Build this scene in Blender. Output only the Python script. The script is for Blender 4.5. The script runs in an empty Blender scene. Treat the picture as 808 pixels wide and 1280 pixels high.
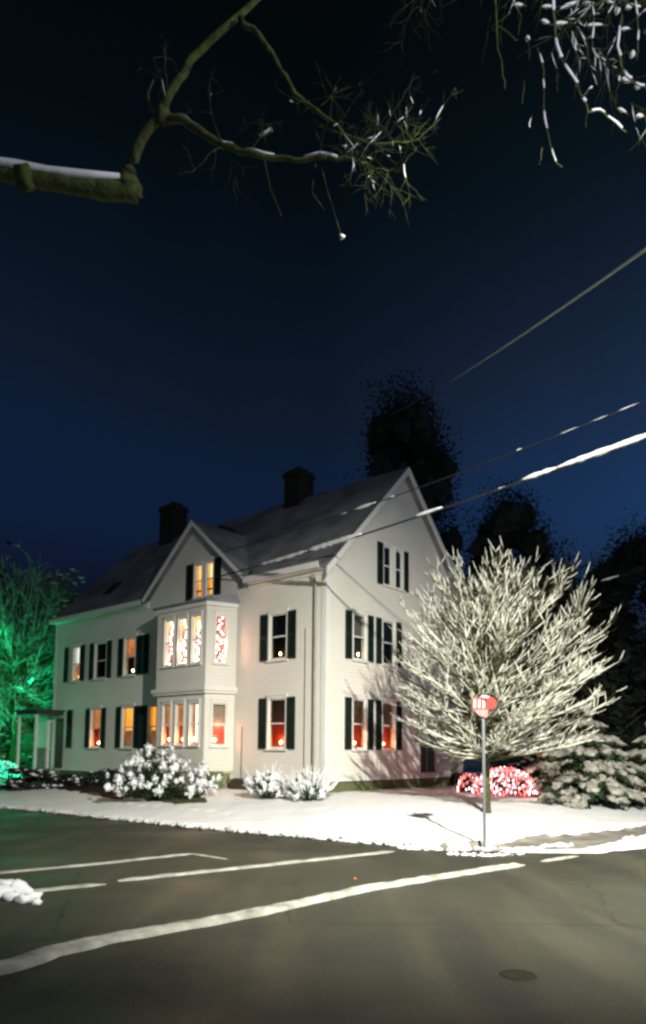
import bpy, math, random
from mathutils import Vector, Matrix, noise
random.seed(7)
R = math.radians
S = bpy.context.scene
COL = S.collection
rnd = random.uniform

# ------------------------------------------------------------------ camera
F, CY, CX, EYE = 894.09, 858.97, 404.0, 1.65
P_, R_, TH = R(5.131), R(.515), R(40.672)
_r = Vector((1, 0, 0)); _u = Vector((0, -math.sin(P_), math.cos(P_))); FW = Vector((0, math.cos(P_), math.sin(P_)))
RI = _r * math.cos(R_) + _u * math.sin(R_)
UP = -_r * math.sin(R_) + _u * math.cos(R_)
cam = bpy.data.cameras.new('camera'); co = bpy.data.objects.new('camera', cam); COL.objects.link(co)
m = Matrix.Identity(4)
for i in range(3):
    m[i][0] = RI[i]; m[i][1] = UP[i]; m[i][2] = -FW[i]
m[0][3], m[1][3], m[2][3] = 0, 0, EYE
co.matrix_world = m
cam.sensor_fit = 'VERTICAL'; cam.sensor_height = 36; cam.lens = F / 1280 * 36
cam.shift_y = (CY - 640) / 1280; cam.clip_end = 3000; cam.clip_start = .05
S.camera = co

def ray(px, py): return FW + RI * ((px - CX) / F) - UP * ((py - CY) / F)
def at(px, py, Y):
    d = ray(px, py); return Vector((0, 0, EYE)) + d * (Y / d.y)
def gnd(px, py, z=0.0):
    d = ray(px, py); return Vector((0, 0, EYE)) + d * ((z - EYE) / d.z)

# ------------------------------------------------------------------ helpers
def tag(o, label=None, cat=None, group=None, kind=None):
    if label: o['label'] = label
    if cat: o['category'] = cat
    if group: o['group'] = group
    if kind: o['kind'] = kind
    return o
def empty(name, loc=(0, 0, 0), rz=0.0, **k):
    o = bpy.data.objects.new(name, None); COL.objects.link(o)
    o.location = loc; o.rotation_euler = (0, 0, rz); o.empty_display_size = .3
    return tag(o, **k)
ICO = {}
def ico(sub):
    if sub not in ICO:
        import bmesh
        b = bmesh.new(); bmesh.ops.create_icosphere(b, subdivisions=sub, radius=1)
        b.verts.ensure_lookup_table()
        ICO[sub] = ([v.co.copy() for v in b.verts], [[v.index for v in f.verts] for f in b.faces]); b.free()
    return ICO[sub]
class MB:
    def __init__(s): s.v = []; s.f = []
    def add(s, vs, fs):
        n = len(s.v); s.v += [tuple(v) for v in vs]; s.f += [[i + n for i in f] for f in fs]
    def hexa(s, p):   # 8 points: bottom 4 ccw, top 4 ccw
        s.add(p, [(0, 3, 2, 1), (4, 5, 6, 7), (0, 1, 5, 4), (1, 2, 6, 5), (2, 3, 7, 6), (3, 0, 4, 7)])
    def box(s, x0, x1, y0, y1, z0, z1):
        s.hexa([(x0, y0, z0), (x1, y0, z0), (x1, y1, z0), (x0, y1, z0), (x0, y0, z1), (x1, y0, z1), (x1, y1, z1), (x0, y1, z1)])
    def poly(s, pts): s.add(pts, [tuple(range(len(pts)))])
    def tube(s, pts, rads, n=5, sz=1.0, cap=True):
        pts = [Vector(p) for p in pts]
        if not hasattr(rads, '__len__'): rads = [rads] * len(pts)
        vs = []
        for i, p in enumerate(pts):
            t = (pts[min(i + 1, len(pts) - 1)] - pts[max(i - 1, 0)])
            if t.length < 1e-6: t = Vector((0, 0, 1))
            t.normalize()
            ref = Vector((0, 0, 1)) if abs(t.z) < .95 else Vector((1, 0, 0))
            a = t.cross(ref).normalized(); b = a.cross(t).normalized()
            for k in range(n):
                an = 2 * math.pi * k / n
                vs.append(p + a * (math.cos(an) * rads[i]) + b * (math.sin(an) * rads[i] * sz))
        fs = []
        for i in range(len(pts) - 1):
            for k in range(n):
                k2 = (k + 1) % n
                fs.append((i * n + k, i * n + k2, (i + 1) * n + k2, (i + 1) * n + k))
        if cap:
            fs.append(tuple(range(n - 1, -1, -1))); q = (len(pts) - 1) * n
            fs.append(tuple(range(q, q + n)))
        s.add(vs, fs)
    def blob(s, c, r, sub=1, amp=.25, fr=1.3, rot=None):
        V, Fc = ico(sub); c = Vector(c); off = Vector((rnd(0, 99), rnd(0, 99), rnd(0, 99)))
        rm = rot if rot is not None else Matrix.Rotation(rnd(0, 6.28), 3, 'Z')
        out = []
        for v in V:
            k = 1 + amp * noise.noise(v * fr + off) * 2
            out.append(c + rm @ Vector((v.x * r[0] * k, v.y * r[1] * k, v.z * r[2] * k)))
        s.add(out, Fc)
    def build(s, name, mat, parent=None, smooth=False):
        me = bpy.data.meshes.new(name); me.from_pydata(s.v, [], s.f); me.update()
        if smooth: me.polygons.foreach_set('use_smooth', [True] * len(me.polygons))
        me.materials.append(mat)
        o = bpy.data.objects.new(name, me); COL.objects.link(o)
        if parent: o.parent = parent
        return o

# ------------------------------------------------------------------ materials
def mat(name, col, rough=.8, var=.15, scale=3.0, bump=0.0, bscale=20, spec=.3, col2=None, metal=0, emit=None, es=0, sub=0, trl=0, obj=False):
    M = bpy.data.materials.new(name); M.use_nodes = True
    nt = M.node_tree; N = nt.nodes; L = nt.links
    b = N['Principled BSDF']
    b.inputs['Roughness'].default_value = rough
    b.inputs['Specular IOR Level'].default_value = spec
    b.inputs['Metallic'].default_value = metal
    if sub:
        b.inputs['Subsurface Weight'].default_value = sub
        b.inputs['Subsurface Radius'].default_value = (.03, .035, .04)
    tc = N.new('ShaderNodeTexCoord')
    nz = N.new('ShaderNodeTexNoise'); nz.inputs['Scale'].default_value = scale; nz.inputs['Detail'].default_value = 6
    L.new(tc.outputs['Object'], nz.inputs['Vector'])
    rp = N.new('ShaderNodeMapRange'); rp.inputs['From Min'].default_value = .3; rp.inputs['From Max'].default_value = .7
    L.new(nz.outputs['Fac'], rp.inputs['Value'])
    mx = N.new('ShaderNodeMix'); mx.data_type = 'RGBA'
    c1 = [c * (1 - var) for c in col]; c2 = col2 if col2 else [min(1, c * (1 + var)) for c in col]
    mx.inputs['A'].default_value = (*c1, 1); mx.inputs['B'].default_value = (*c2, 1)
    L.new(rp.outputs['Result'], mx.inputs['Factor']); L.new(mx.outputs['Result'], b.inputs['Base Color'])
    if bump:
        n2 = N.new('ShaderNodeTexNoise'); n2.inputs['Scale'].default_value = bscale; n2.inputs['Detail'].default_value = 5
        L.new(tc.outputs['Object'], n2.inputs['Vector'])
        bp = N.new('ShaderNodeBump'); bp.inputs['Strength'].default_value = bump; bp.inputs['Distance'].default_value = .02
        L.new(n2.outputs['Fac'], bp.inputs['Height']); L.new(bp.outputs['Normal'], b.inputs['Normal'])
    if emit:
        b.inputs['Emission Color'].default_value = (*emit, 1); b.inputs['Emission Strength'].default_value = es
    return M
snow = mat('snow', (.80, .81, .82), .65, .04, 1.5, .5, 9, .2)
snow_lawn = mat('snow_lawn', (.82, .82, .82), .7, .04, .8, .8, 5, .2)
snow_tan = mat('snow_dim_warm_light', (.24, .22, .18), .8, .3, 5, .6, 20, .1, col2=(.52, .50, .44))  # weak warm lamplight on the spruces put into the snow colour
snow_dirty = mat('snow_dirty', (.55, .52, .50), .7, .25, 4, .8, 12, .2, col2=(.78, .76, .76))
slush = mat('slush', (.13, .115, .085), .45, .4, 1.6, .6, 9, .4, col2=(.36, .33, .29))
soil = mat('soil', (.03, .026, .02), .95, .5, 6, .8, 20, .1)
grass = mat('grass', (.05, .075, .02), .95, .5, 12, 1, 30, .1, col2=(.12, .14, .06))
brickm = mat('brick_red', (.28, .08, .06), .9, .2, 4, .5, 20, .1)
white_trim = mat('white_trim', (.74, .73, .69), .6, .04, 2)
shutter_m = mat('shutter_green', (.012, .024, .018), .5, .3, 3, 0, 10, .3)
roofm = mat('roof_shingle', (.15, .15, .17), .8, .25, .9, .5, 9, .15, col2=(.27, .27, .30))
chim_m = mat('chimney_brick', (.03, .026, .024), .95, .3, 6, .6, 20, .1)
found_m = mat('foundation_moss', (.20, .18, .10), .95, .3, 2.2, .6, 12, .1, col2=(.13, .19, .07))
bark = mat('bark', (.075, .06, .035), .95, .3, 7, .8, 25, .1, col2=(.10, .11, .04))
bark_dark = mat('bark_grey', (.055, .052, .03), .95, .3, 9, 1, 25, .1, col2=(.11, .135, .04))
leaf_m = mat('evergreen_leaf', (.02, .045, .018), .7, .4, 5, 0, 10, .2)
dead_leaf = mat('winter_twig', (.16, .12, .07), .9, .3, 6)
dark_fol = mat('dark_foliage', (.03, .036, .028), .9, .4, 1.5)
red_fol = mat('brown_hedge', (.09, .05, .035), .9, .4, 3)
wire_m = mat('cable', (.02, .02, .022), .6, .1, 3)
wire_bright = mat('aluminium_cable', (.5, .55, .5), .5, .1, 3)
cover_m = mat('iron_cover', (.024, .024, .018), .95, .2, 20, .6, 60, .05)
steel = mat('galvanised', (.17, .18, .20), .45, .1, 5, metal=.6)
wood = mat('pole_wood', (.12, .09, .06), .9, .2, 4, .6, 20)
dark_metal = mat('dark_metal', (.03, .03, .03), .5, .1)
sign_red = mat('sign_red', (.62, .05, .04), .35, .05, 3)
sign_pink = mat('sign_faded_red', (.68, .22, .22), .4, .06, 3)
sign_white = mat('sign_white', (.8, .78, .76), .4, .03, 3)
door_m = mat('door_green', (.05, .075, .065), .5, .15, 3)
tan_shade = mat('tan_shade', (.30, .25, .18), .9, .1, 3)
grey_shade = mat('grey_shade', (.14, .14, .12), .9, .1, 3)
dark_room = mat('dark_room', (.012, .012, .012), .9, .2, 3)
red_cloth = mat('red_curtain', (.60, .085, .06), .9, .2, 6)
plastic = mat('candle_plastic', (.7, .66, .55), .5, .05)

# white clapboard
def clap():
    M = mat('clapboard', (.76, .72, .645), .65, .05, .7, 0, 10, .25)
    nt = M.node_tree; N = nt.nodes; L = nt.links; b = N['Principled BSDF']
    tc = N.new('ShaderNodeTexCoord'); sp = N.new('ShaderNodeSeparateXYZ'); L.new(tc.outputs['Object'], sp.inputs[0])
    mu = N.new('ShaderNodeMath'); mu.operation = 'MULTIPLY'; mu.inputs[1].default_value = 1 / .11; L.new(sp.outputs['Z'], mu.inputs[0])
    fr = N.new('ShaderNodeMath'); fr.operation = 'FRACT'; L.new(mu.outputs[0], fr.inputs[0])
    iv = N.new('ShaderNodeMath'); iv.operation = 'SUBTRACT'; iv.inputs[0].default_value = 1; L.new(fr.outputs[0], iv.inputs[1])
    bp = N.new('ShaderNodeBump'); bp.inputs['Strength'].default_value = .85; bp.inputs['Distance'].default_value = .02
    L.new(iv.outputs[0], bp.inputs['Height']); L.new(bp.outputs['Normal'], b.inputs['Normal'])
    return M
siding = clap()

def asphalt():
    M = mat('asphalt', (.034, .035, .023), .62, .22, .35, .9, 60, .35, col2=(.047, .047, .032))
    nt = M.node_tree; N = nt.nodes; L = nt.links; b = N['Principled BSDF']
    tc = N.new('ShaderNodeTexCoord')
    def noise_(scale, detail, rot=0.0, st=(1, 1, 1), lo=.35, hi=.65):
        mp = N.new('ShaderNodeMapping'); mp.inputs['Rotation'].default_value = (0, 0, rot); mp.inputs['Scale'].default_value = st
        nz = N.new('ShaderNodeTexNoise'); nz.inputs['Scale'].default_value = scale; nz.inputs['Detail'].default_value = detail
        L.new(tc.outputs['Object'], mp.inputs['Vector']); L.new(mp.outputs[0], nz.inputs['Vector'])
        mr = N.new('ShaderNodeMapRange'); mr.inputs['From Min'].default_value = lo; mr.inputs['From Max'].default_value = hi
        L.new(nz.outputs['Fac'], mr.inputs['Value']); return mr
    def over(col, fac, amt, src):
        k = N.new('ShaderNodeMath'); k.operation = 'MULTIPLY'; k.inputs[1].default_value = amt; L.new(fac, k.inputs[0])
        mx = N.new('ShaderNodeMix'); mx.data_type = 'RGBA'; mx.inputs['B'].default_value = (*col, 1)
        L.new(k.outputs[0], mx.inputs['Factor']); L.new(src, mx.inputs['A']); return mx.outputs['Result']
    src = b.inputs['Base Color'].links[0].from_socket
    src = over((.095, .085, .055), noise_(1.1, 5, R(35), (1, .16, 1), .5, .72).outputs[0], .55, src)      # dried salt streaks along the street
    src = over((.018, .018, .016), noise_(.9, 6, R(-50), (1, .2, 1), .52, .7).outputs[0], .6, src)        # damp wheel tracks
    src = over((.16, .155, .13), noise_(26, 4, 0, (1, 1, 1), .66, .74).outputs[0], .5, src)                # aggregate and grit
    vo = N.new('ShaderNodeTexVoronoi'); vo.feature = 'DISTANCE_TO_EDGE'; vo.inputs['Scale'].default_value = .32
    wz = N.new('ShaderNodeTexNoise'); wz.inputs['Scale'].default_value = 2; wz.inputs['Detail'].default_value = 5
    L.new(tc.outputs['Object'], wz.inputs['Vector'])
    mxv = N.new('ShaderNodeMix'); mxv.data_type = 'RGBA'; mxv.inputs['Factor'].default_value = .25
    L.new(tc.outputs['Object'], mxv.inputs['A']); L.new(wz.outputs['Color'], mxv.inputs['B']); L.new(mxv.outputs['Result'], vo.inputs['Vector'])
    mr = N.new('ShaderNodeMapRange'); mr.inputs['From Min'].default_value = .004; mr.inputs['From Max'].default_value = 0.0
    L.new(vo.outputs['Distance'], mr.inputs['Value'])
    src = over((.012, .012, .01), mr.outputs[0], .8, src)
    L.new(src, b.inputs['Base Color'])
    r_ = noise_(.5, 8, 0, (1, 1, 1), .35, .65); r_.inputs['To Min'].default_value = .42; r_.inputs['To Max'].default_value = .8
    L.new(r_.outputs[0], b.inputs['Roughness'])
    return M
road_m = asphalt()

def glow(name, col, s, col2=None, scale=6.0, thr=.5):
    M = bpy.data.materials.new(name); M.use_nodes = True; nt = M.node_tree; N = nt.nodes; L = nt.links
    for n in list(N):
        if n.type != 'OUTPUT_MATERIAL': N.remove(n)
    out = [n for n in N if n.type == 'OUTPUT_MATERIAL'][0]
    e = N.new('ShaderNodeEmission'); e.inputs['Strength'].default_value = s; e.inputs['Color'].default_value = (*col, 1)
    if col2:
        tc = N.new('ShaderNodeTexCoord'); nz = N.new('ShaderNodeTexNoise'); nz.inputs['Scale'].default_value = scale; nz.inputs['Detail'].default_value = 3
        L.new(tc.outputs['Object'], nz.inputs['Vector'])
        mr = N.new('ShaderNodeMapRange'); mr.inputs['From Min'].default_value = thr - .08; mr.inputs['From Max'].default_value = thr + .08
        L.new(nz.outputs['Fac'], mr.inputs['Value'])
        mx = N.new('ShaderNodeMix'); mx.data_type = 'RGBA'; mx.inputs['A'].default_value = (*col, 1); mx.inputs['B'].default_value = (*col2, 1)
        L.new(mr.outputs['Result'], mx.inputs['Factor']); L.new(mx.outputs['Result'], e.inputs['Color'])
    L.new(e.outputs[0], out.inputs['Surface'])
    return M
lit_orange = glow('lit_blind_orange', (1, .42, .05), .85, (.85, .30, .03), 3)
lit_cream = glow('lit_blind_cream', (1, .74, .30), .85, (1, .5, .12), 4)
lit_white = glow('lit_blind_white', (.75, .8, .7), .8)
lit_dim = glow('lit_room_dim', (.20, .09, .035), .8, (.10, .05, .025), 3)
lit_pink = glow('lit_curtain_pink', (.80, .27, .20), .8, (.45, .08, .06), 6)
lit_brown = glow('lit_curtain_tan', (.55, .20, .06), .7, (.34, .12, .04), 3)
bulb_warm = glow('bulb_warm', (1, .72, .32), 14)
bulb_cream = glow('bulb_cream', (1, .8, .62), 9)
bulb_red = glow('bulb_red', (1, .13, .12), 3.5)
bulb_pink = glow('bulb_pink', (1, .55, .6), 5)
bulb_green = glow('bulb_green', (.05, 1, .55), 2.5, (.02, .5, .25), 8)

def glass():
    M = bpy.data.materials.new('glass'); M.use_nodes = True; nt = M.node_tree; N = nt.nodes; L = nt.links
    N.remove(N['Principled BSDF']); out = [n for n in N if n.type == 'OUTPUT_MATERIAL'][0]
    t = N.new('ShaderNodeBsdfTransparent'); g = N.new('ShaderNodeBsdfGlossy'); g.inputs['Roughness'].default_value = .05
    fr = N.new('ShaderNodeFresnel'); fr.inputs['IOR'].default_value = 1.5
    mx = N.new('ShaderNodeMixShader'); L.new(fr.outputs[0], mx.inputs[0]); L.new(t.outputs[0], mx.inputs[1]); L.new(g.outputs[0], mx.inputs[2])
    L.new(mx.outputs[0], out.inputs['Surface']); return M
glass_m = glass()

def plight(name, loc, e, col, r=.3):
    l = bpy.data.lights.new(name, 'POINT'); l.energy = e; l.color = col; l.shadow_soft_size = r
    o = bpy.data.objects.new(name, l); COL.objects.link(o); o.location = loc; return o

# ------------------------------------------------------------------ terrain
CURB = [(-90, 78), (-40, 42.5), (-20, 28), (-8.97, 20.14), (-6.91, 18.75), (-3.58, 16.04), (-.99, 14.3), (.41, 13.37), (1.37, 12.80), (2.1, 12.62), (2.84, 12.70), (3.4, 13.2),
        (3.94, 13.8), (4.7, 14.25), (5.45, 14.65), (7.29, 16.29), (12, 20.3), (25, 31), (90, 84)]
def interp(P, x):
    if x <= P[0][0]: return P[0][1]
    for (a, b), (c, d) in zip(P, P[1:]):
        if x <= c: return b + (d - b) * (x - a) / (c - a)
    return P[-1][1]
def sm(t): t = max(0, min(1, t)); return t * t * (3 - 2 * t)
def H(x, y):
    t = (y - interp(CURB, x)) * .68
    if t <= 0: return 0.0
    z = .10 + .40 * sm(t / 5.0)
    z += .03 * noise.noise(Vector((x * .7, y * .7, 0))) * sm(t / .5)
    return z
def curb_edge(x):
    return interp(CURB, x) + .09 * noise.noise(Vector((x * 2.3, 3, 0))) + .05 * noise.noise(Vector((x * 7, 8, 0)))
mb = MB()
xs = []
x = -90.0
while x < 90:
    xs.append(x); x += .09 if -11 < x < 9 else (.5 if -20 < x < 16 else 3)
ts = [0, 0.0, .05] + [.12 + .13 * q for q in range(32)] + [ 5.2, 6.2, 7.5, 9, 11, 14, 18, 24, 32, 45, 70, 120]
n = len(ts)
PRINTS = [(2.05 + .10 * math.sin(q * 3.1) + q * .02 - .1 * (q % 2), 17.4 - q * .38) for q in range(9)] + [(-2.2 - q * .42, 17.0 + q * .36 + .14 * (q % 2)) for q in range(9)] + [(6.2 - q * .1 + .16 * (q % 2), 20 - q * .45) for q in range(7)]
for x in xs:
    c = curb_edge(x)
    for k, t in enumerate(ts):
        y = c + t; z = H(x, interp(CURB, x) + t + .02)
        if k == 0: z = -.04
        elif k == 1: z = .05 + .03 * noise.noise(Vector((x * 5, 1, 1)))
        elif t < 9:
            z += .022 * noise.noise(Vector((x * 2.2, y * 2.2, 5))) + .012 * noise.noise(Vector((x * 7, y * 7, 9)))
            for fx, fy in PRINTS:
                dd = ((x - fx) ** 2 + (y - fy) ** 2) / .012
                if dd < 4: z -= .07 * math.exp(-dd)
        mb.v.append((x, y, z))
for i in range(len(xs) - 1):
    for k in range(n - 1):
        mb.f.append((i * n + k, (i + 1) * n + k, (i + 1) * n + k + 1, i * n + k + 1))
tag(mb.build('snowy_lawn', snow_lawn, smooth=True), kind='structure')
mb = MB(); mb.poly([(-600, -300, -.04), (600, -300, -.04), (600, 900, -.04), (-600, 900, -.04)])
tag(mb.build('ground', snow, smooth=False), kind='structure')
mb = MB()
pts = [(-47, 35), (-9, 7), (-3, 2.4), (3, 2.2), (12, 4), (33, 22), (25, 31.6), (12, 20.9), (7.3, 16.9), (5.4, 15.3), (3.9, 14.4), (2.8, 13.3), (1.4, 13.4), (-1, 15), (-3.6, 16.6), (-9, 20.8), (-40, 43)]
mb.poly([(a, b, 0) for a, b in pts])
tag(mb.build('road', road_m), kind='structure')

def strip(poly, name, m_, dz=.006, res=.3, top=None):
    """thin sheet following the terrain inside a quad given by two edge polylines"""
    A, B = poly; mb = MB(); na = len(A); q = 10
    def samp(P, t):
        t *= len(P) - 1; i = min(int(t), len(P) - 2); f = t - i
        return Vector(P[i]) * (1 - f) + Vector(P[i + 1]) * f
    Nn = 60
    for i in range(Nn + 1):
        a = samp(A, i / Nn); b = samp(B, i / Nn)
        for k in range(q + 1):
            p = a.lerp(b, k / q)
            e = (k in (0, q)) or (i in (0, Nn))
            j = .12 * noise.noise(Vector((p.x * 3, p.y * 3, 9))) if e else 0
            x, y = p.x + j, p.y + j
            z = H(x, y) + dz - (.03 if e else 0)
            if top: z = max(z, top) if not e else z
            mb.v.append((x, y, z))
    for i in range(Nn):
        for k in range(q):
            mb.f.append((i * (q + 1) + k, (i + 1) * (q + 1) + k, (i + 1) * (q + 1) + k + 1, i * (q + 1) + k + 1))
    return tag(mb.build(name, m_, smooth=True), kind='structure')
# slushy pavement on the right of the corner
strip(([(2.0, 12.60), (2.84, 12.78), (3.94, 13.86), (5.45, 14.75), (7.29, 16.4), (12, 20.4), (25, 31)],
       [(2.0, 12.35), (3.3, 12.25), (4.5, 12.35), (5.94, 13.35), (8, 15.0), (13, 19.3), (26, 30)]), 'pavement', slush, .022)

def ribbon(pts, w, h, seed=0, res=.07, jitter=.35):
    mb = MB(); P = [Vector(p) for p in pts]; out = []
    for a, b in zip(P, P[1:]):
        m_ = max(1, int((b - a).length / res))
        for i in range(m_): out.append(a.lerp(b, i / m_))
    out.append(P[-1]); N = len(out); q = 8
    for i, p in enumerate(out):
        t = (out[min(i + 1, N - 1)] - out[max(i - 1, 0)]); t.z = 0; t.normalize(); s = Vector((-t.y, t.x, 0))
        f = i / (N - 1)
        ww = w(f) if callable(w) else w; hh = h(f) if callable(h) else h
        end = min(1, min(i, N - 1 - i) / 3)
        wl = ww * (1 + jitter * noise.noise(Vector((i * res * 3, seed, 0)))) * (.5 + .5 * end)
        wr = ww * (1 + jitter * noise.noise(Vector((i * res * 3, seed + 40, 0)))) * (.5 + .5 * end)
        for k in range(q + 1):
            a = k / q * 2 - 1
            zz = hh * max(0, 1 - a * a) ** .6 * end * (1 + .6 * noise.noise(Vector((i * res * 4, a * 1.5, seed + 7))))
            mb.v.append(tuple(p + s * (a * (wl if a < 0 else wr) / 2) + Vector((0, 0, max(zz, 0) + .002 - (.01 if abs(a) == 1 else 0)))))
    for i in range(N - 1):
        for k in range(q):
            mb.f.append((i * (q + 1) + k, i * (q + 1) + k + 1, (i + 1) * (q + 1) + k + 1, (i + 1) * (q + 1) + k))
    return mb
def G(px, py, z=0.0):
    p = gnd(px, py, z); return Vector((p.x, p.y, z))
mk = mat('snow_line', (.24, .23, .19), .75, .2, 5, .6, 18, .2, col2=(.46, .45, .40))
for nm, a, w, h in [('road_marking', [(-70, 1099), (0, 1091), (120, 1080), (240, 1067)], .15, .012),
                    ('road_marking', [(240, 1067), (285, 1074)], .09, .006),
                    ('road_marking', [(-60, 1127), (20, 1116), (132, 1105)], .17, .016),
                    ('road_marking', [(147, 1101), (300, 1085), (420, 1072), (492, 1064)], .17, .016),
                    ('snow_ridge', [(655, 1081), (560, 1095), (450, 1113), (300, 1146), (150, 1172), (60, 1192), (20, 1206), (-30, 1222)], lambda f: .16 + .14 * f, .04),
                    ('snow_ridge', [(722, 1070), (676, 1077)], .12, .02)]:
    tag(ribbon([G(*p, .003) for p in a], w, h, seed=len(a) * 3).build(nm, mk, smooth=True), kind='structure')
# snow lumps
def lumps(pts, n, r, spread, name, m_, grow=lambda f: 1):
    mb = MB(); P = [Vector(p) for p in pts]
    L_ = [(b - a).length for a, b in zip(P, P[1:])]; T = sum(L_)
    for i in range(n):
        s = random.random() * T; f = s / T; j = 0
        while j < len(L_) - 1 and s > L_[j]: s -= L_[j]; j += 1
        p = P[j].lerp(P[j + 1], s / L_[j]); g = grow(f)
        rr = rnd(r * .35, r) * g
        mb.blob((p.x + rnd(-spread, spread) * g, p.y + rnd(-spread, spread) * g, p.z + rr * .25), (rr * rnd(.8, 1.6), rr, rr * rnd(.5, .8)), 1, .35, 1.6)
    return tag(mb.build(name, m_, smooth=True), kind='structure')
bank = [(3.0, 12.25, 0), (4.5, 12.25, .02), (5.94, 13.25, .03), (8, 15.0, .03), (13, 19.4, .03), (25, 30.5, .03)]
mb = ribbon(bank, lambda f: min(.75, .15 + 5 * f), lambda f: .02 + .16 * sm((f - .04) * 8), 3, .08, .5)
mb2 = mb.build('snow_bank', snow, smooth=True); tag(mb2, kind='structure')
lumps(bank[1:5], 260, .17, .22, 'snow_bank', snow, lambda f: min(1, .3 + f * 5))
cur = [(x, curb_edge(x) - .02, .03) for x in [-12 + i * .3 for i in range(48)]]
cur = [c for c in cur if noise.noise(Vector((c[0] * 1.1, 4, 0))) > -.12]
lumps(cur, 230, .085, .13, 'kerb_snow', snow_dirty)
lumps([(1.4, 12.5, 0), (2.4, 12.35, 0), (3.6, 12.5, 0), (4.4, 13, .02)], 130, .06, .12, 'kerb_snow', snow)
lumps([G(560, 1068), G(610, 1070), G(660, 1067)], 40, .05, .05, 'kerb_snow', snow)
# chunk of ploughed snow at the left edge
mb = MB()
for px, py, r in [(-22, 1122, .2), (0, 1122, .16), (8, 1116, .17), (22, 1118, .15), (27, 1128, .10), (40, 1126, .10), (35, 1118, .07), (14, 1125, .1), (46, 1130, .06)]:
    p = G(px, py); mb.blob((p.x, p.y, r * .35), (r, r * .8, r * .62), 2, .35, 1.8)
tag(mb.build('snow_chunk', snow, smooth=True), 'lumpy white chunk of ploughed snow lying on the road at the left edge', 'snow clump')
# manhole
mb = MB(); p = G(648, 1219)
nn = 24
mb.add([(p.x, p.y, .012)] + [(p.x + .12 * math.cos(i * 2 * math.pi / nn), p.y + .12 * math.sin(i * 2 * math.pi / nn), .010) for i in range(nn)] + [(p.x + .14 * math.cos(i * 2 * math.pi / nn), p.y + .14 * math.sin(i * 2 * math.pi / nn), .002) for i in range(nn)],
       [(0, i + 1, (i + 1) % nn + 1) for i in range(nn)] + [(i + 1, nn + i + 1, nn + (i + 1) % nn + 1, (i + 1) % nn + 1) for i in range(nn)])
cv = mb.build('manhole_cover', cover_m); tag(cv, 'small round dark iron cover set in the near road', 'manhole cover')
# dead leaf
mb = MB(); p = G(444, 1101)
mb.add([(p.x - .02, p.y, .01), (p.x, p.y - .03, .03), (p.x + .025, p.y, .02), (p.x, p.y + .03, .04), (p.x, p.y, .018)], [(0, 1, 4), (1, 2, 4), (2, 3, 4), (3, 0, 4)])
tag(mb.build('fallen_leaf', mat('orange_leaf', (.6, .16, .04), .7)), 'tiny orange leaf lying between the crosswalk lines', 'leaf')

# ------------------------------------------------------------------ house
HC = Vector((.0664, 20, 0)); HR = math.pi / 2 - TH
house = empty('white_house', HC, HR, label='white two-storey clapboard house with steep snowy roof, green shutters and lit windows', cat='house')
WD, LN, EV, RG, FT = 7.6, 14.85, 7.0, 10.85, .86
class Fr:   # a wall plane: origin, horizontal dir, outward normal
    def __init__(s, o, u, n): s.o, s.u, s.n = Vector(o), Vector(u).normalized(), Vector(n).normalized()
    def p(s, u, out, z): return s.o + s.u * u + s.n * out + Vector((0, 0, z))
    def box(s, mb, u0, u1, o0, o1, z0, z1):
        P = [s.p(u0, o0, z0), s.p(u1, o0, z0), s.p(u1, o1, z0), s.p(u0, o1, z0), s.p(u0, o0, z1), s.p(u1, o0, z1), s.p(u1, o1, z1), s.p(u0, o1, z1)]
        mb.hexa(P)
FR = Fr((0, 0, 0), (1, 0, 0), (0, -1, 0))
FL = Fr((0, 0, 0), (0, 1, 0), (-1, 0, 0))
def clip(poly, f):   # keep f>=0
    out = []
    for i in range(len(poly)):
        a, b = poly[i], poly[(i + 1) % len(poly)]; fa, fb = f(a), f(b)
        if fa >= 0: out.append(a)
        if (fa >= 0) != (fb >= 0):
            t = fa / (fa - fb); out.append((a[0] + (b[0] - a[0]) * t, a[1] + (b[1] - a[1]) * t))
    return out
def wall(fr, u0, u1, z0, z1, holes, clips=(), name='wall', m_=None, th=.16):
    us = sorted({u0, u1} | {h[0] for h in holes} | {h[1] for h in holes}); us = [u for u in us if u0 <= u <= u1]
    zs = sorted({z0, z1} | {h[2] for h in holes} | {h[3] for h in holes}); zs = [z for z in zs if z0 <= z <= z1]
    mb = MB()
    for a, b in zip(us, us[1:]):
        for c, d in zip(zs, zs[1:]):
            mu, mz = (a + b) / 2, (c + d) / 2
            if any(h[0] < mu < h[1] and h[2] < mz < h[3] for h in holes): continue
            poly = [(a, c), (b, c), (b, d), (a, d)]
            for f in clips:
                poly = clip(poly, f)
                if len(poly) < 3: break
            if len(poly) >= 3: mb.poly([fr.p(u, 0, z) for u, z in poly])
    for h in holes:    # reveals
        a, b, c, d = h[:4]
        for q in ([(a, c), (a, d)], [(b, d), (b, c)], [(a, d), (b, d)], [(b, c), (a, c)]):
            mb.poly([fr.p(q[0][0], 0, q[0][1]), fr.p(q[1][0], 0, q[1][1]), fr.p(q[1][0], -th, q[1][1]), fr.p(q[0][0], -th, q[0][1])])
    return mb.build(name, m_ or siding, house)

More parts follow.
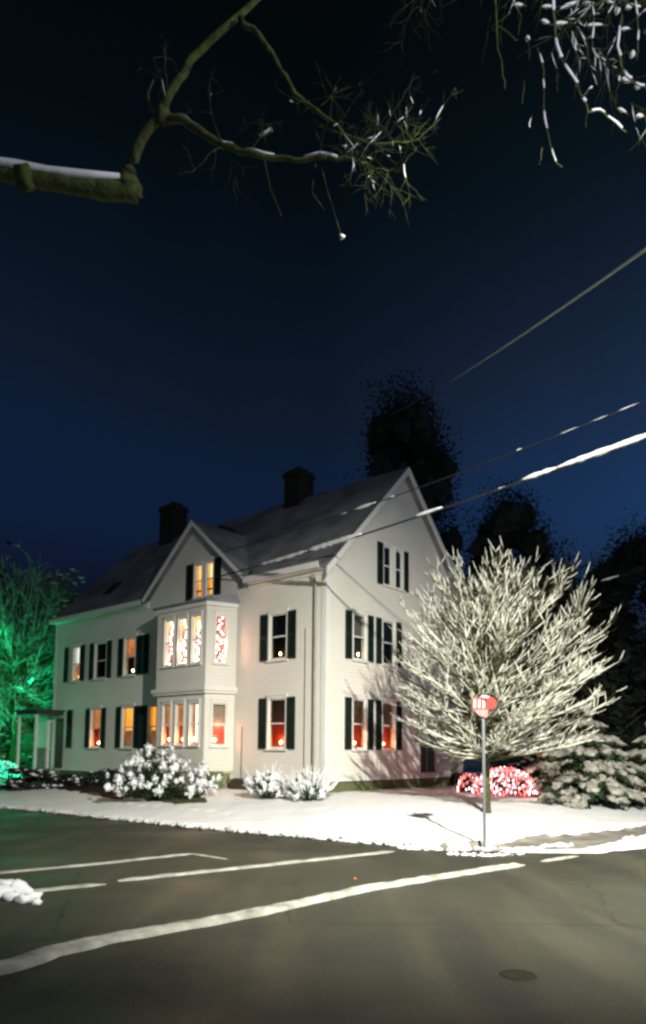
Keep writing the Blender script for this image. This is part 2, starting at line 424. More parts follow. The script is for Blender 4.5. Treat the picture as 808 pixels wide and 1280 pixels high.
candles = []
def candle(fr, u, z, label, sc=1.0, power=0, col=(1, .35, .12)):
    p = HC + Matrix.Rotation(HR, 3, 'Z') @ fr.p(u, -.085, z)
    e = empty('window_candle', p, 0, label=label, cat='candle', group='electric candles in the windows')
    a = MB(); a.tube([(0, 0, 0), (0, 0, .008)], .035, 8); a.tube([(0, 0, .008), (0, 0, .13)], .011, 6); a.build('stick', plastic, e)
    b = MB(); b.tube([(0, 0, .13), (0, 0, .15), (0, 0, .19), (0, 0, .225)], [.012, .03 * sc, .033 * sc, .006], 8); b.build('bulb', bulb_warm, e, True)
    if power:
        l = bpy.data.lights.new('candle_light', 'POINT'); l.energy = power * .8; l.color = col; l.shadow_soft_size = .03
        lo = bpy.data.objects.new('candle_light', l); COL.objects.link(lo); lo.parent = e
        n = Matrix.Rotation(HR, 3, 'Z') @ fr.n
        lo.location = n * .045 + Vector((0, 0, .2))

def window(fr, u0, u1, z0, z1, upper, lower, split=.5, trim=.06, mull=False, out=.035):
    a = MB()
    for bx in ((u0 - trim, u0, z0 - .02, z1 + .09), (u1, u1 + trim, z0 - .02, z1 + .09)): fr.box(a, bx[0], bx[1], .002, out, bx[2], bx[3])
    fr.box(a, u0, u1, .002, out, z1, z1 + .09)
    fr.box(a, u0 - trim - .02, u1 + trim + .02, .004, out + .03, z1 + .09, z1 + .125)
    w = a.build('window', white_trim, house)
    a = MB(); s = .035; zm = z0 + (z1 - z0) * .5
    fr.box(a, u0, u0 + s, -.06, -.02, z0, z1); fr.box(a, u1 - s, u1, -.06, -.02, z0, z1)
    fr.box(a, u0 + s, u1 - s, -.06, -.02, z0, z0 + .045); fr.box(a, u0 + s, u1 - s, -.06, -.02, z1 - .04, z1); fr.box(a, u0 + s, u1 - s, -.062, -.018, zm - .02, zm + .02)
    a.build('sash', white_trim, w)
    pp = [fr.p(u0 + s, -.045, z0 + .045), fr.p(u1 - s, -.045, z0 + .045), fr.p(u1 - s, -.045, z1 - .04), fr.p(u0 + s, -.045, z1 - .04)]
    if fr.u.cross(Vector((0, 0, 1))).dot(fr.n) < 0: pp = pp[::-1]      # outward-facing glass
    a = MB(); a.poly(pp)
    a.build('pane', glass_m, w)
    a = MB(); fr.box(a, u0 - trim - .03, u1 + trim + .03, .002, .08, z0 - .07, z0 - .02); fr.box(a, u0, u1, -.155, .002, z0 - .03, z0 - .002); a.build('sill', white_trim, w)
    zs = z0 + (z1 - z0) * split
    a = MB(); fr.box(a, u0 - .02, u1 + .02, -.18, -.165, zs, z1 + .02); a.build('curtain', upper, w)
    a = MB(); fr.box(a, u0 - .02, u1 + .02, -.20, -.182, z0 - .02, zs + .02); a.build('curtain', lower, w)
    return w
def shutter(fr, u0, u1, z0, z1):
    a = MB(); s = .04
    for q in ((u0, u0 + s, z0, z1), (u1 - s, u1, z0, z1), (u0 + s, u1 - s, z0, z0 + .07), (u0 + s, u1 - s, z1 - .06, z1), (u0 + s, u1 - s, (z0 + z1) / 2 - .03, (z0 + z1) / 2 + .03)):
        fr.box(a, q[0], q[1], .012, .05, q[2], q[3])
    z = z0 + .08
    while z < z1 - .09:
        if abs(z + .02 - (z0 + z1) / 2) > .06:
            P = [fr.p(u0 + s, .040, z), fr.p(u1 - s, .040, z), fr.p(u1 - s, .016, z + .035), fr.p(u0 + s, .016, z + .035)]
            a.poly(P)
        z += .042
    a.poly([fr.p(u0 + s, .011, z0), fr.p(u1 - s, .011, z0), fr.p(u1 - s, .011, z1), fr.p(u0 + s, .011, z1)])
    a.build('shutter', shutter_m, house)

Z1, Z1t, Z2, Z2t = 1.73, 3.20, 4.38, 5.76
# --- right gable wall
wr = [(1.24, 1.86, Z1, Z1t, tan_shade, red_cloth), (2.72, 3.36, Z1, Z1t, tan_shade, red_cloth),
      (1.24, 1.86, Z2, Z2t, grey_shade, dark_room), (2.72, 3.36, Z2, Z2t, grey_shade, dark_room),
      (2.76, 3.20, 6.90, 8.16, dark_room, dark_room), (3.40, 3.80, 6.90, 8.16, dark_room, dark_room)]
door = (4.78, 5.82, .98, 2.78)
porch = (6.72, 7.42, .98, 2.95)
sl = (RG - EV) / (WD / 2)
gclip = (lambda q: EV + sl * q[0] - q[1] + .02, lambda q: EV + sl * (WD - q[0]) - q[1] + .02)
wall(FR, 0, WD, FT, RG + .1, [w[:4] for w in wr] + [door, porch], gclip)
for w in wr: window(FR, *w, split=.52)
for u in ((.86, 1.15), (1.95, 2.21), (2.37, 2.63), (3.45, 3.72)):
    shutter(FR, u[0], u[1], Z1 - .02, Z1t + .03); shutter(FR, u[0], u[1], Z2 - .02, Z2t + .03)
shutter(FR, 2.42, 2.70, 6.87, 8.2); shutter(FR, 3.87, 4.12, 6.87, 8.2)
# door in the gable end
a = MB()
for q in ((door[0] - .12, door[0], .98, 2.9), (door[1], door[1] + .12, .98, 2.9)): FR.box(a, q[0], q[1], .002, .06, q[2], q[3])
FR.box(a, door[0], door[1], .002, .06, 2.78, 2.9); FR.box(a, door[0] - .18, door[1] + .18, .004, .22, 2.9, 2.97)
a.build('door_frame', white_trim, house)
a = MB(); FR.box(a, door[0], (door[0] + door[1]) / 2 - .03, -.1, -.05, .98, 2.78); FR.box(a, (door[0] + door[1]) / 2 + .03, door[1], -.1, -.05, .98, 2.78)
for c in (door[0] + .25, door[1] - .25):
    for z in (1.2, 2.0): FR.box(a, c - .15, c + .15, -.05, -.035, z, z + .6)
d = a.build('door', door_m, house)
a = MB(); FR.box(a, (door[0] + door[1]) / 2 - .03, (door[0] + door[1]) / 2 + .03, -.1, -.03, .98, 2.78); a.build('door_post', mat('grey_post', (.25, .25, .23), .7), d)
a = MB(); FR.box(a, door[0] + .42, door[0] + .45, -.03, 0, 1.8, 1.95); a.build('handle', steel, d)
a = MB(); a.box(porch[0] - .3, WD - .05, .6, .65, .9, 3.1); a.build('porch_back', dark_room, house)
# lantern above the door
a = MB(); c = FR.p(5.35, .12, 3.12); a.tube([c - Vector((0, 0, .1)), c + Vector((0, 0, .12))], [.06, .09], 6); a.tube([c + Vector((0, 0, .12)), c + Vector((0, 0, .2))], [.11, .01], 6)
a.tube([c + Vector((0, .12, .05)), c], .015, 5); a.build('wall_lantern', dark_metal, house)

# --- long left facade
upw = [(1.52, 2.22, grey_shade, dark_room), (9.14, 9.82, lit_brown, dark_room), (11.02, 11.80, grey_shade, dark_room), (12.92, 13.40, lit_white, lit_brown)]
low = [(1.52, 2.22, tan_shade, red_cloth), (7.74, 8.20, lit_orange, lit_dim), (9.14, 9.82, lit_orange, lit_dim), (11.26, 11.92, lit_brown, red_cloth)]
holesL = [(a_, b_, Z2, Z2t) for a_, b_, *_ in upw] + [(a_, b_, Z1, Z1t) for a_, b_, *_ in low]
GA, GAZ, GL, GRr = 5.80, 9.30, 8.40, 3.20
attic = [(5.48, 5.84, 6.76, 7.90), (4.90, 5.26, 6.76, 7.90)]
gs = (GAZ - EV) / (GL - GA)
wall(FL, 0, LN, FT, EV, holesL + [(h[0], h[1], h[2], EV) for h in attic])
wall(FL, GRr, GL, EV, GAZ, [(h[0], h[1], EV, h[3]) for h in attic], (lambda q: EV + gs * (GL - q[0]) - q[1], lambda q: EV + gs * (q[0] - GRr) - q[1]))
for a_, b_, u_, l_ in upw: window(FL, a_, b_, Z2, Z2t, u_, l_, split=.5)
for a_, b_, u_, l_ in low: window(FL, a_, b_, Z1, Z1t, u_, l_, split=.42 if u_ is lit_orange else .5)
for h in attic: window(FL, *h, lit_cream, lit_orange, split=.5, trim=.05)
for u in ((1.13, 1.45), (2.29, 2.61)):
    shutter(FL, *u, Z1 - .02, Z1t + .03); shutter(FL, *u, Z2 - .02, Z2t + .03)
for u in ((8.30, 8.66), (8.68, 9.05), (9.90, 10.20), (10.66, 10.95), (11.87, 12.16), (12.54, 12.84), (13.76, 14.06)): shutter(FL, *u, Z2 - .02, Z2t + .03)
for u in ((8.28, 8.66), (8.68, 9.06), (9.90, 10.20), (10.90, 11.18), (11.99, 12.28), (13.28, 13.66)): shutter(FL, *u, Z1 - .02, Z1t + .03)
for u in ((4.50, 4.82), (5.94, 6.26)): shutter(FL, *u, 6.73, 7.95)
# other walls
wall(Fr((WD, 0, 0), (0, 1, 0), (1, 0, 0)), 0, LN, FT, EV, [])
wall(Fr((0, LN, 0), (1, 0, 0), (0, 1, 0)), 0, WD, FT, RG + .1, [], gclip)
# foundation
a = MB(); a.box(.06, WD - .06, .06, LN - .06, .1, FT); a.build('foundation', found_m, house)
a = MB(); a.box(-.02, WD + .02, -.02, -.002, FT - .06, FT + .1); a.box(-.02, -.002, -.002, LN + .02, FT - .06, FT + .1); a.build('water_table', white_trim, house)
# corner boards, frieze
for f_, c0, c1_ in ((FR, -.03, .14), (FL, .0, .14), (FR, WD - .16, WD), (FL, LN - .16, LN)):
    a = MB(); f_.box(a, c0, c1_, .002, .03, FT + .1, EV - .1); a.build('corner_board', white_trim, house)
for q in ((0, GRr), (GL, LN)):
    a = MB(); FL.box(a, q[0], q[1], .003, .045, EV - .28, EV - .02); a.build('frieze', white_trim, house)
# drain pipe and conduit
a = MB(); a.tube([(-.09, .33, FT - .2), (-.09, .33, 6.4), (-.2, .33, 6.75)], .035, 8); a.build('drain_pipe', mat('pipe_grey', (.32, .32, .28), .6), house)
a = MB(); a.tube([(-.03, 3.35, .75), (-.03, 3.35, 2.4)], .012, 6); a.tube([(-.03, .75, .8), (-.03, .75, 5.2)], .01, 6); a.build('conduit', mat('conduit_brown', (.2, .12, .09), .7), house)
# meter box style bulkhead beside bay
a = MB(); a.box(-.35, -.065, 2.7, 3.5, .45, .78); a.build('bulkhead', mat('bulkhead_brown', (.06, .045, .03), .9, .2), house)

# --- roof
def slab(a, P, th):
    n = (Vector(P[1]) - Vector(P[0])).cross(Vector(P[2]) - Vector(P[0])).normalized()
    if n.z < 0: P = P[::-1]; n = -n
    Q = [Vector(p) - n * th for p in P]; k = len(P)
    a.add(list(P) + Q, [tuple(range(k)), tuple(range(2 * k - 1, k - 1, -1))] + [(i, k + i, k + (i + 1) % k, (i + 1) % k) for i in range(k)])
OV, OG = .32, .28
def rz(x): return EV + .13 + sl * x
a = MB()
for ya, yb, xa in ((-OG, GRr - .02, 0), (GRr - .02, GL + .02, .3), (GL + .02, LN + OG, 0)):
    if xa == 0: slab(a, [(-OV, ya, rz(-OV) + .09), (-.0, ya, rz(0)), (0, yb, rz(0)), (-OV, yb, rz(-OV) + .09)], .1)
    slab(a, [(xa, ya, rz(xa)), (WD / 2, ya, rz(WD / 2)), (WD / 2, yb, rz(WD / 2)), (xa, yb, rz(xa))], .1)
slab(a, [(WD / 2, -OG, rz(WD / 2)), (WD + OV, -OG, rz(-OV)), (WD + OV, LN + OG, rz(-OV)), (WD / 2, LN + OG, rz(WD / 2))], .1)
roof = a.build('roof', roofm, house)
# cross gable roof
gx = (GAZ + .12 - EV - .13) / sl
a = MB()
for sgn, foot in ((1, GL), (-1, GRr)):
    e = foot + sgn * .12
    z_e = EV + .12 - gs * .12
    slab(a, [(-.25, GA, GAZ + .12), (gx, GA, GAZ + .12), ((z_e - EV - .13) / sl, e, z_e), (-.25, e, z_e)], .08)
a.build('gable_roof', roofm, house)
# rake boards
a = MB()
def rake(fr, u0, z0, u1, z1, out, w):
    P = [fr.p(u0, out - .04, z0 - w), fr.p(u1, out - .04, z1 - w), fr.p(u1, out, z1 - w), fr.p(u0, out, z0 - w), fr.p(u0, out - .04, z0), fr.p(u1, out - .04, z1), fr.p(u1, out, z1), fr.p(u0, out, z0)]
    a.hexa(P)
rake(FR, -OV + .02, rz(-OV) + .0, WD / 2, rz(WD / 2) - .02, OG + .015, .24); rake(FR, WD / 2, rz(WD / 2) - .02, WD + OV - .02, rz(-OV) - .0, OG + .015, .24)
rake(FL, GRr - .1, EV + .02, GA, GAZ + .1, .27, .16); rake(FL, GA, GAZ + .1, GL + .1, EV + .02, .27, .16)
FL.box(a, .02, GRr - .1, OV, OV + .03, EV - .16, EV - .06 + .06); FL.box(a, GL + .1, LN, OV, OV + .03, EV - .16, EV)
FL.box(a, .02, GRr - .1, .05, OV, EV - .17, EV - .13); FL.box(a, GL + .1, LN, .05, OV, EV - .17, EV - .13)
a.build('rake_board', white_trim, house)
# chimneys
def chimney(x0, x1, y0, y1, z0, z1):
    a = MB(); a.box(x0, x1, y0, y1, z0, z1 - .25); a.box(x0 - .05, x1 + .05, y0 - .05, y1 + .05, z1 - .25, z1 - .08); a.box(x0, x1, y0, y1, z1 - .08, z1)
    a.box(x0 + .15, x1 - .15, y0 + .12, y0 + .4, z1, z1 + .12)
    c = a.build('chimney', chim_m, house)
    a = MB(); a.blob(((x0 + x1) / 2, (y0 + y1) / 2, z1 + .01), ((x1 - x0) * .4, (y1 - y0) * .4, .03), 2, .1)
chimney(3.4, 4.2, 4.25, 5.0, 10.3, 12.0)
chimney(3.4, 4.2, 11.7, 12.6, 10.3, 12.35)
chimney(2.0, 2.9, 6.85, 7.75, 9.0, 9.95)
# roof window low on the wing
a = MB()
for k in range(1):
    y0, y1 = 12.2, 12.75; x0, x1 = .8, 1.35
    slab(a, [(x0, y0, rz(x0) + .06), (x1, y0, rz(x1) + .06), (x1, y1, rz(x1) + .06), (x0, y1, rz(x0) + .06)], .08)
a.build('roof_vent', chim_m, house)

# --- two-storey bay
B = .9; BY0, BY1 = 4.12, 6.62; SY0, SY1 = 3.72, 7.05
def bay(zb, zt, wins, side, inset=0.0, first=False):
    b = B - inset
    f = Fr((-b, 0, 0), (0, 1, 0), (-1, 0, 0))
    wall(f, BY0 + inset, BY1 - inset, zb, zt, [(w[0], w[1], w[2], w[3]) for w in wins], name='bay_wall', th=.16)
    for w in wins: window(f, *w[:6], split=w[6], trim=.045)
    d = Vector((b, SY0 + inset - BY0 - inset, 0)); n = Vector((-(BY0 - SY0), -b, 0)).normalized()
    s = Fr((-b, BY0 + inset, 0), d, n)
    wall(s, 0, d.length, zb, zt, [side[:4]], name='bay_wall', th=.16); window(s, *side[:6], split=side[6], trim=.05)
    n2 = Vector((-(BY0 - SY0), b, 0)).normalized(); s2 = Fr((-b, BY1 - inset, 0), Vector((b, SY1 - BY1, 0)), n2)
    wall(s2, 0, d.length, zb, zt, [], name='bay_wall', th=.16)
    return f, s
U0, U1 = 4.38, 5.90
f2, s2 = bay(3.62, 6.16, [(5.74, 6.20, U0, U1, lit_cream, lit_pink, .78), (5.06, 5.50, U0, U1, lit_cream, lit_pink, .75), (4.36, 4.80, U0, U1, lit_cream, lit_pink, .72)],
             (.30, .66, U0, U1, lit_pink, lit_pink, .5))
f1, s1 = bay(1.0, 3.42, [(5.84, 6.24, 1.82, 3.12, lit_brown, red_cloth, .45), (5.16, 5.56, 1.82, 3.12, lit_brown, red_cloth, .45), (4.42, 4.86, 1.82, 3.12, lit_brown, red_cloth, .45)],
             (.24, .70, 1.80, 3.12, tan_shade, red_cloth, .45), inset=.04)
def bayslab(z0, z1, o, m_, name, par=house):
    a = MB(); P = [(-B - o, BY0 - o), (-B - o, BY1 + o), (-.004, SY1 + o), (-.004, SY0 - o)]
    a.hexa([(x, y, z0) for x, y in P] + [(x, y, z1) for x, y in P]); return a.build(name, m_, par)
bayslab(3.42, 3.50, .06, white_trim, 'bay_cornice'); bayslab(3.50, 3.62, .11, white_trim, 'bay_cornice')
bayslab(6.16, 6.30, .07, white_trim, 'bay_cornice'); bayslab(6.30, 6.36, .14, roofm, 'bay_roof')
a = MB()   # sloping bay roof
a.add([(-B - .14, BY0 - .14, 6.36), (-B - .14, BY1 + .14, 6.36), (-.005, SY1 + .14, 6.36), (-.005, SY0 - .14, 6.36), (-.005, SY0, 6.62), (-.005, SY1, 6.62)], [(0, 1, 5, 4), (0, 4, 3), (1, 2, 5)])
a.build('bay_roof', roofm, house)
# strip of lit blind down the edge of two bay windows
for u in ((5.30, 5.38), (4.66, 4.76)):
    a = MB(); f1.box(a, u[0], u[1], -.155, -.15, 1.9, 3.1); a.build('blind', glow('lit_gap', (1, .7, .25) if u[0] > 5 else (1, .85, .6), 1.6), house)
# lattice skirt of the bay
a = MB()
P = [(-B + .1, BY0 + .05, 0), (-.004, SY0 + .05, 0)]
sk = Fr((-B + .04, BY0 + .04, 0), Vector((B - .04, SY0 - BY0, 0)), Vector((-(BY0 - SY0), -B, 0)))
sf = Fr((-B + .04, 0, 0), (0, 1, 0), (-1, 0, 0))
for f_, a0, a1 in ((sk, 0, .94), (sf, BY0 + .04, BY1 - .04)):
    f_.box(a, a0, a0 + .1, 0, .03, .35, 1.0); f_.box(a, a1 - .1, a1, 0, .03, .35, 1.0)
    u = a0 + .1
    while u < a1 - .12:
        for s_ in (1, -1):
            pa = f_.p(u if s_ > 0 else u + .3, .012 + .006 * s_, .42); pb = f_.p(u + .3 if s_ > 0 else u, .012 + .006 * s_, .98)
            if max(u + .3, u) <= a1 - .05: a.tube([pa, pb], .013, 4)
        u += .085
    f_.box(a, a0, a1, 0, .03, .95, 1.02); f_.box(a, a0, a1, 0, .03, .38, .43)
a.build('lattice', mat('cream_lattice', (.5, .46, .3), .8), house)
a = MB(); a.box(-B + .12, -.01, SY0 + .15, SY1 - .15, .3, 1.0); a.build('bay_base', found_m, house)

# --- entry porch at the far left end
a = MB(); a.box(-1.15, .0, 14.0, 15.7, 3.02, 3.16); a.box(-1.25, 0, 13.9, 15.8, 3.16, 3.22); a.build('porch_hood', mat('hood_dark', (.06, .06, .055), .8), house)
a = MB(); a.box(-1.12, -1.02, 14.1, 14.2, .8, 3.02); a.box(-1.12, -1.02, 15.5, 15.6, .8, 3.02); a.box(-.2, -.06, 14.9, 15.7, .8, 3.02); a.build('porch_post', white_trim, house)
a = MB(); a.box(-1.1, -.02, 14.05, 15.65, .3, .8); a.build('porch_floor', found_m, house)
a = MB(); a.box(-1.02, -.94, 13.5, 14.1, .85, 1.7); a.build('porch_rail', mat('rail_grey', (.22, .23, .2), .7), house)
a = MB(); FL.box(a, 13.95, 14.5, .002, .04, .88, 2.9); a.build('door', mat('door_brown', (.07, .06, .05), .6), house)

# candles
CL = 'electric candle glowing '
candle(FR, 1.42, Z1, CL + 'against red cloth in the ground-floor gable window nearest the house corner', 1.3, 14)
candle(FR, 2.88, Z1, CL + 'against red cloth in the ground-floor gable window beside the tree', 1.3, 14)
candle(FR, 1.60, Z2, CL + 'in the dark upstairs gable window nearest the house corner', .8)
candle(FL, 1.78, Z1, CL + 'against red cloth in the ground-floor window right of the bay', 1.3, 14)
candle(FL, 1.86, Z2, CL + 'in the dark upstairs window right of the bay', .8)
candle(s1, .36, 1.80, CL + 'against red cloth in the side window of the lower bay', 1.6, 14)
candle(f1, 4.72, 1.82, CL + 'in the bay front window nearest the side window', .8, 5)
candle(f1, 5.30, 1.82, CL + 'in the middle front window of the lower bay', .8, 5)
candle(f1, 6.0, 1.82, CL + 'in the bay front window farthest from the side window', .8, 5)
candle(FL, 11.46, Z1, CL + 'against red cloth in the ground-floor window farthest left', 1.5, 14)
candle(FL, 9.40, Z2, CL + 'low in the dark upstairs window just left of the bay', 1.0)
candle(FL, 13.1, Z2, CL + 'in the pale upstairs window farthest left', .6)

# christmas lights inside the upper bay
def lights(fr, u0, u1, z0, z1, n, label, seed):
    random.seed(seed); o = fr.p((u0 + u1) / 2, -.1, z0); p = HC + Matrix.Rotation(HR, 3, 'Z') @ o
    e = empty('string_lights', p, HR, label=label, cat='string lights', group='string lights in the upper bay windows')
    a = MB(); w = MB(); last = None
    for i in range(n):
        t = i / n; z = (t ** 1.5) * (z1 - z0) * .98 + .04
        wdt = (u1 - u0) * (.46 - .30 * t)
        u = (u0 + u1) / 2 + rnd(-wdt, wdt)
        q = fr.p(u, -.1 + rnd(-.02, .02), z0 + z) - o
        a.blob(q, (.02, .02, .035), 1, .2)
        if last is not None: w.tube([last, q], .004, 3)
        last = q
    a.build('bulbs', bulb_cream, e, True); w.build('cord', leaf_m, e); return e
lights(f2, 5.74, 6.20, U0, U1, 22, 'cream string lights in the upper bay window farthest left', 1)
lights(f2, 5.06, 5.50, U0, U1, 22, 'cream string lights in the middle front window of the upper bay', 2)
lights(f2, 4.36, 4.80, U0, U1, 22, 'cream string lights in the upper bay front window nearest its corner', 3)
lights(s2, .30, .66, U0, U1, 24, 'cream string lights in the narrow side window of the upper bay', 4)
for fr_, u_, z_, e_ in ((s2, .48, 5.0, 22), (f2, 5.3, 5.0, 8), (s1, .48, 2.4, 3)):
    pp = HC + Matrix.Rotation(HR, 3, 'Z') @ fr_.p(u_, -.06, z_); plight('string_glow', pp, e_, (1, .42, .3), .05)
random.seed(11)

# steps beside the right end of the house
def lw(x, y, z=0):
    p = HC + Matrix.Rotation(HR, 3, 'Z') @ Vector((x, y, 0)); return Vector((p.x, p.y, z))
e = empty('porch_steps', lw(7.2, -.9, .4), HR, label='dark snow-edged steps at the right end of the house', cat='steps')
a = MB(); sn = MB()
for k in range(3):
    a.box(-.5, .5, -.6 + k * .3, .8, .02 + k * .18, .18 + k * .18)
    sn.box(-.52, .52, -.62 + k * .3, -.32 + k * .3, .181 + k * .18, .215 + k * .18)
a.build('tread', chim_m, e); sn.build('snow', snow, e)

# garden bed (bare soil) along the wing, brick edging, grass patch
strip(([(-3.2, 19.0), (-5, 20.3), (-7, 22), (-9.5, 24.6), (-12, 27)], [(-3.6, 22.6), (-5.2, 24.2), (-7, 26), (-9.2, 27.5), (-12, 30)]), 'garden_bed', soil, .02)
strip(([(-3.0, 19.1), (-3.8, 19.2), (-4.8, 20)], [(-3.2, 19.9), (-4, 20.2), (-5, 20.8)]), 'grass_patch', grass, .035)
strip(([(-5.6, 20.5), (-7.0, 21.9)], [(-5.9, 21.1), (-7.3, 22.5)]), 'brick_path', brickm, .05)

# ------------------------------------------------------------------ vegetation
def snow_shrub(c, rx, ry, rz, nl, r, label, foliage=1.0, twigs=0, droop=1.5):
    c = Vector(c); e = empty('snowy_shrub', c, 0, label=label, cat='shrub', group='snow-laden shrubs against the house')
    st = MB(); lf = MB(); sn = MB()
    for i in range(10):
        d = Vector((rnd(-1, 1) * rx * .7, rnd(-1, 1) * ry * .7, rz * rnd(.6, .95)))
        st.tube([(d.x * .15, d.y * .15, -.1), (d.x * .6, d.y * .6, d.z * .5), d], [.025, .016, .006], 5)
    st.build('stem', bark, e)
    def surf():
        a = rnd(0, 2 * math.pi); ph = math.asin(rnd(-.15, 1)); k = rnd(.72, 1.02)
        w = 1 + .18 * math.sin(a * 3 + c.x) + .12 * math.sin(a * 7)
        return Vector((math.cos(a) * math.cos(ph) * rx * k * w, math.sin(a) * math.cos(ph) * ry * k * w, (math.sin(ph) * .72 + .28) * rz * k))
    for i in range(int(nl * 26 * foliage)):
        p = surf() * rnd(.45, 1.03); p.z = max(.05, p.z)
        d = Vector((p.x / rx, p.y / ry, rnd(-.6, .5))).normalized(); s = d.cross(Vector((0, 0, 1))).normalized() * rnd(.018, .03); L_ = rnd(.07, .13)
        lf.add([p, p + d * L_ * .5 + s, p + d * L_, p + d * L_ * .5 - s + Vector((0, 0, .005))], [(0, 1, 2, 3)])
    lf.build('foliage', leaf_m, e)
    for i in range(nl):
        p = surf(); rr = r * rnd(.4, 1.1)
        sn.blob(p, (rr * rnd(.5, 1), rr * rnd(.5, 1), rr * rnd(.6, droop)), 2, .62, 2.3)
        for j in range(4):
            q = p + Vector((rnd(-1, 1), rnd(-1, 1), rnd(-1.2, .3))) * rr * 1.1
            sn.blob(q, (rr * rnd(.25, .5), rr * rnd(.25, .5), rr * rnd(.2, .6)), 1, .5)
    for i in range(twigs):
        p = surf(); d = Vector((p.x * .4, p.y * .4, rnd(.1, .3) + .1)); q = p + d * rnd(.4, 1)
        sn.tube([p * .6, p + Vector((0, 0, .03)), q], [.012, .014, .008], 4)
    sn.build('snow', snow, e, True)
    return e
snow_shrub((-4.62, 20.0, H(-4.62, 20.0)), 1.42, .8, 1.5, 135, .115, 'large rhododendron heaped with snow clumps in front of the bay')
snow_shrub((-1.45, 19.4, H(-1.45, 19.4)), .55, .45, .72, 55, .09, 'snow-covered bush below the ground-floor window, left one of the pair', .7, 60)
snow_shrub((-.35, 18.75, H(-.35, 18.75)), .60, .45, .72, 50, .075, 'twiggy snow-dusted bush at the house corner, right one of the pair', .5, 170)

# round young tree with snow on every branch
def curve(a, b, c, n):
    return [a * (1 - t) ** 2 + b * 2 * t * (1 - t) + c * t * t for t in [i / n for i in range(n + 1)]]
def snow_tube(sn, pts, w, cut=0.0):
    P = [p + Vector((0, 0, w * .7)) for p in pts]
    r_ = [w * rnd(.75, 1.2) for _ in P]; r_[0] *= .6; r_[-1] *= .5
    sn.tube(P, r_, 5, .85)
base = Vector((3.86, 16.95, H(3.86, 16.95)))
tree = empty('ornamental_tree', base, 0, label='round leafless young tree with every branch coated in snow behind the sign post', cat='tree')
tk = MB(); tk.tube([(0, 0, -.1), (0, 0, .15), (.01, 0, .7), (.0, 0, 1.3), (.02, 0, 2.0), (.0, 0, 2.8), (.03, 0, 4.3)], [.13, .098, .088, .092, .075, .055, .03], 9); tk.build('trunk', bark, tree, True)
cr = MB(); sn = MB(); cen = Vector((.40, 0, 2.75)); ex, ey = 2.48, 2.4
random.seed(5)
NP = 105
for i in range(NP):
    h = (i + .5) / NP; az = i * 2.399963 + rnd(-.3, .3)
    s0 = Vector((rnd(-.03, .03), rnd(-.03, .03), 1.2 + 2.9 * h ** 1.1))
    el = R(9 + 54 * h ** 1.8 + rnd(-6, 6)); D = Vector((math.cos(az) * math.cos(el), math.sin(az) * math.cos(el), math.sin(el)))
    E_ = Vector((2.5, 2.4, 2.4)); cc = Vector((.34, 0, 3.2)); o_ = s0 - cc      # reach to the crown envelope
    A_ = sum((D[q] / E_[q]) ** 2 for q in range(3)); B_ = 2 * sum(D[q] * o_[q] / E_[q] ** 2 for q in range(3)); C0 = sum((o_[q] / E_[q]) ** 2 for q in range(3)) - 1
    L0 = (-B_ + math.sqrt(max(0, B_ * B_ - 4 * A_ * C0))) / (2 * A_) * rnd(.78, 1.04)
    tgt = s0 + D * L0 + Vector((0, 0, .10 * L0)); mid = s0 + D * L0 * .55 + Vector((rnd(-.1, .1), rnd(-.1, .1), -.07 * L0 + rnd(-.05, .05)))
    C_ = curve(s0, mid, tgt, 8)
    cr.tube(C_, [.034 - .0034 * j for j in range(9)], 5)
    vert = abs((tgt - s0).normalized().z)
    if vert < .84 and random.random() < .9: snow_tube(sn, C_[1:], .029 - .012 * vert)
    nb = 18 if tgt.x > 0 else 13
    for j in range(nb):
        t = rnd(.22, 1.0); q = min(7, int(t * 8)); f_ = t * 8 - q; p = C_[q].lerp(C_[q + 1], f_)
        tan = (C_[q + 1] - C_[q]).normalized()
        d = (tan * 1.0 + Vector((rnd(-1, 1), rnd(-1, 1), rnd(-.3, .3))) * .7).normalized()
        L_ = rnd(.35, .85) * (1.15 - .35 * t)
        a2 = p + d * L_ * .5; b2 = p + d * L_ + Vector((0, 0, .07))
        c2 = curve(p, a2, b2, 3)
        cr.tube(c2, [.011, .009, .007, .004], 3)
        if random.random() < .86 - .25 * (h > .5) - .4 * (h > .72): snow_tube(sn, c2, rnd(.013, .023) * (1 - .4 * abs(d.z)))
        for m_ in range(3):
            p3 = c2[random.choice((1, 2, 3))]; d3 = (d + Vector((rnd(-1, 1), rnd(-1, 1), rnd(-.3, .8))) * .75).normalized(); l3 = rnd(.14, .36)
            c3 = [p3, p3 + d3 * l3 * .5, p3 + d3 * l3 + Vector((0, 0, .03))]
            cr.tube(c3, [.006, .005, .003], 3)
            if random.random() < .7: snow_tube(sn, c3, rnd(.009, .016))
crown = cr.build('crown', bark, tree, True); sn.build('snow', mat('snow_dimmed_light', (.66, .65, .56), .7, .2, 9, .5, 30, .2), tree, True)  # crown snow coloured darker in place of weaker lamplight

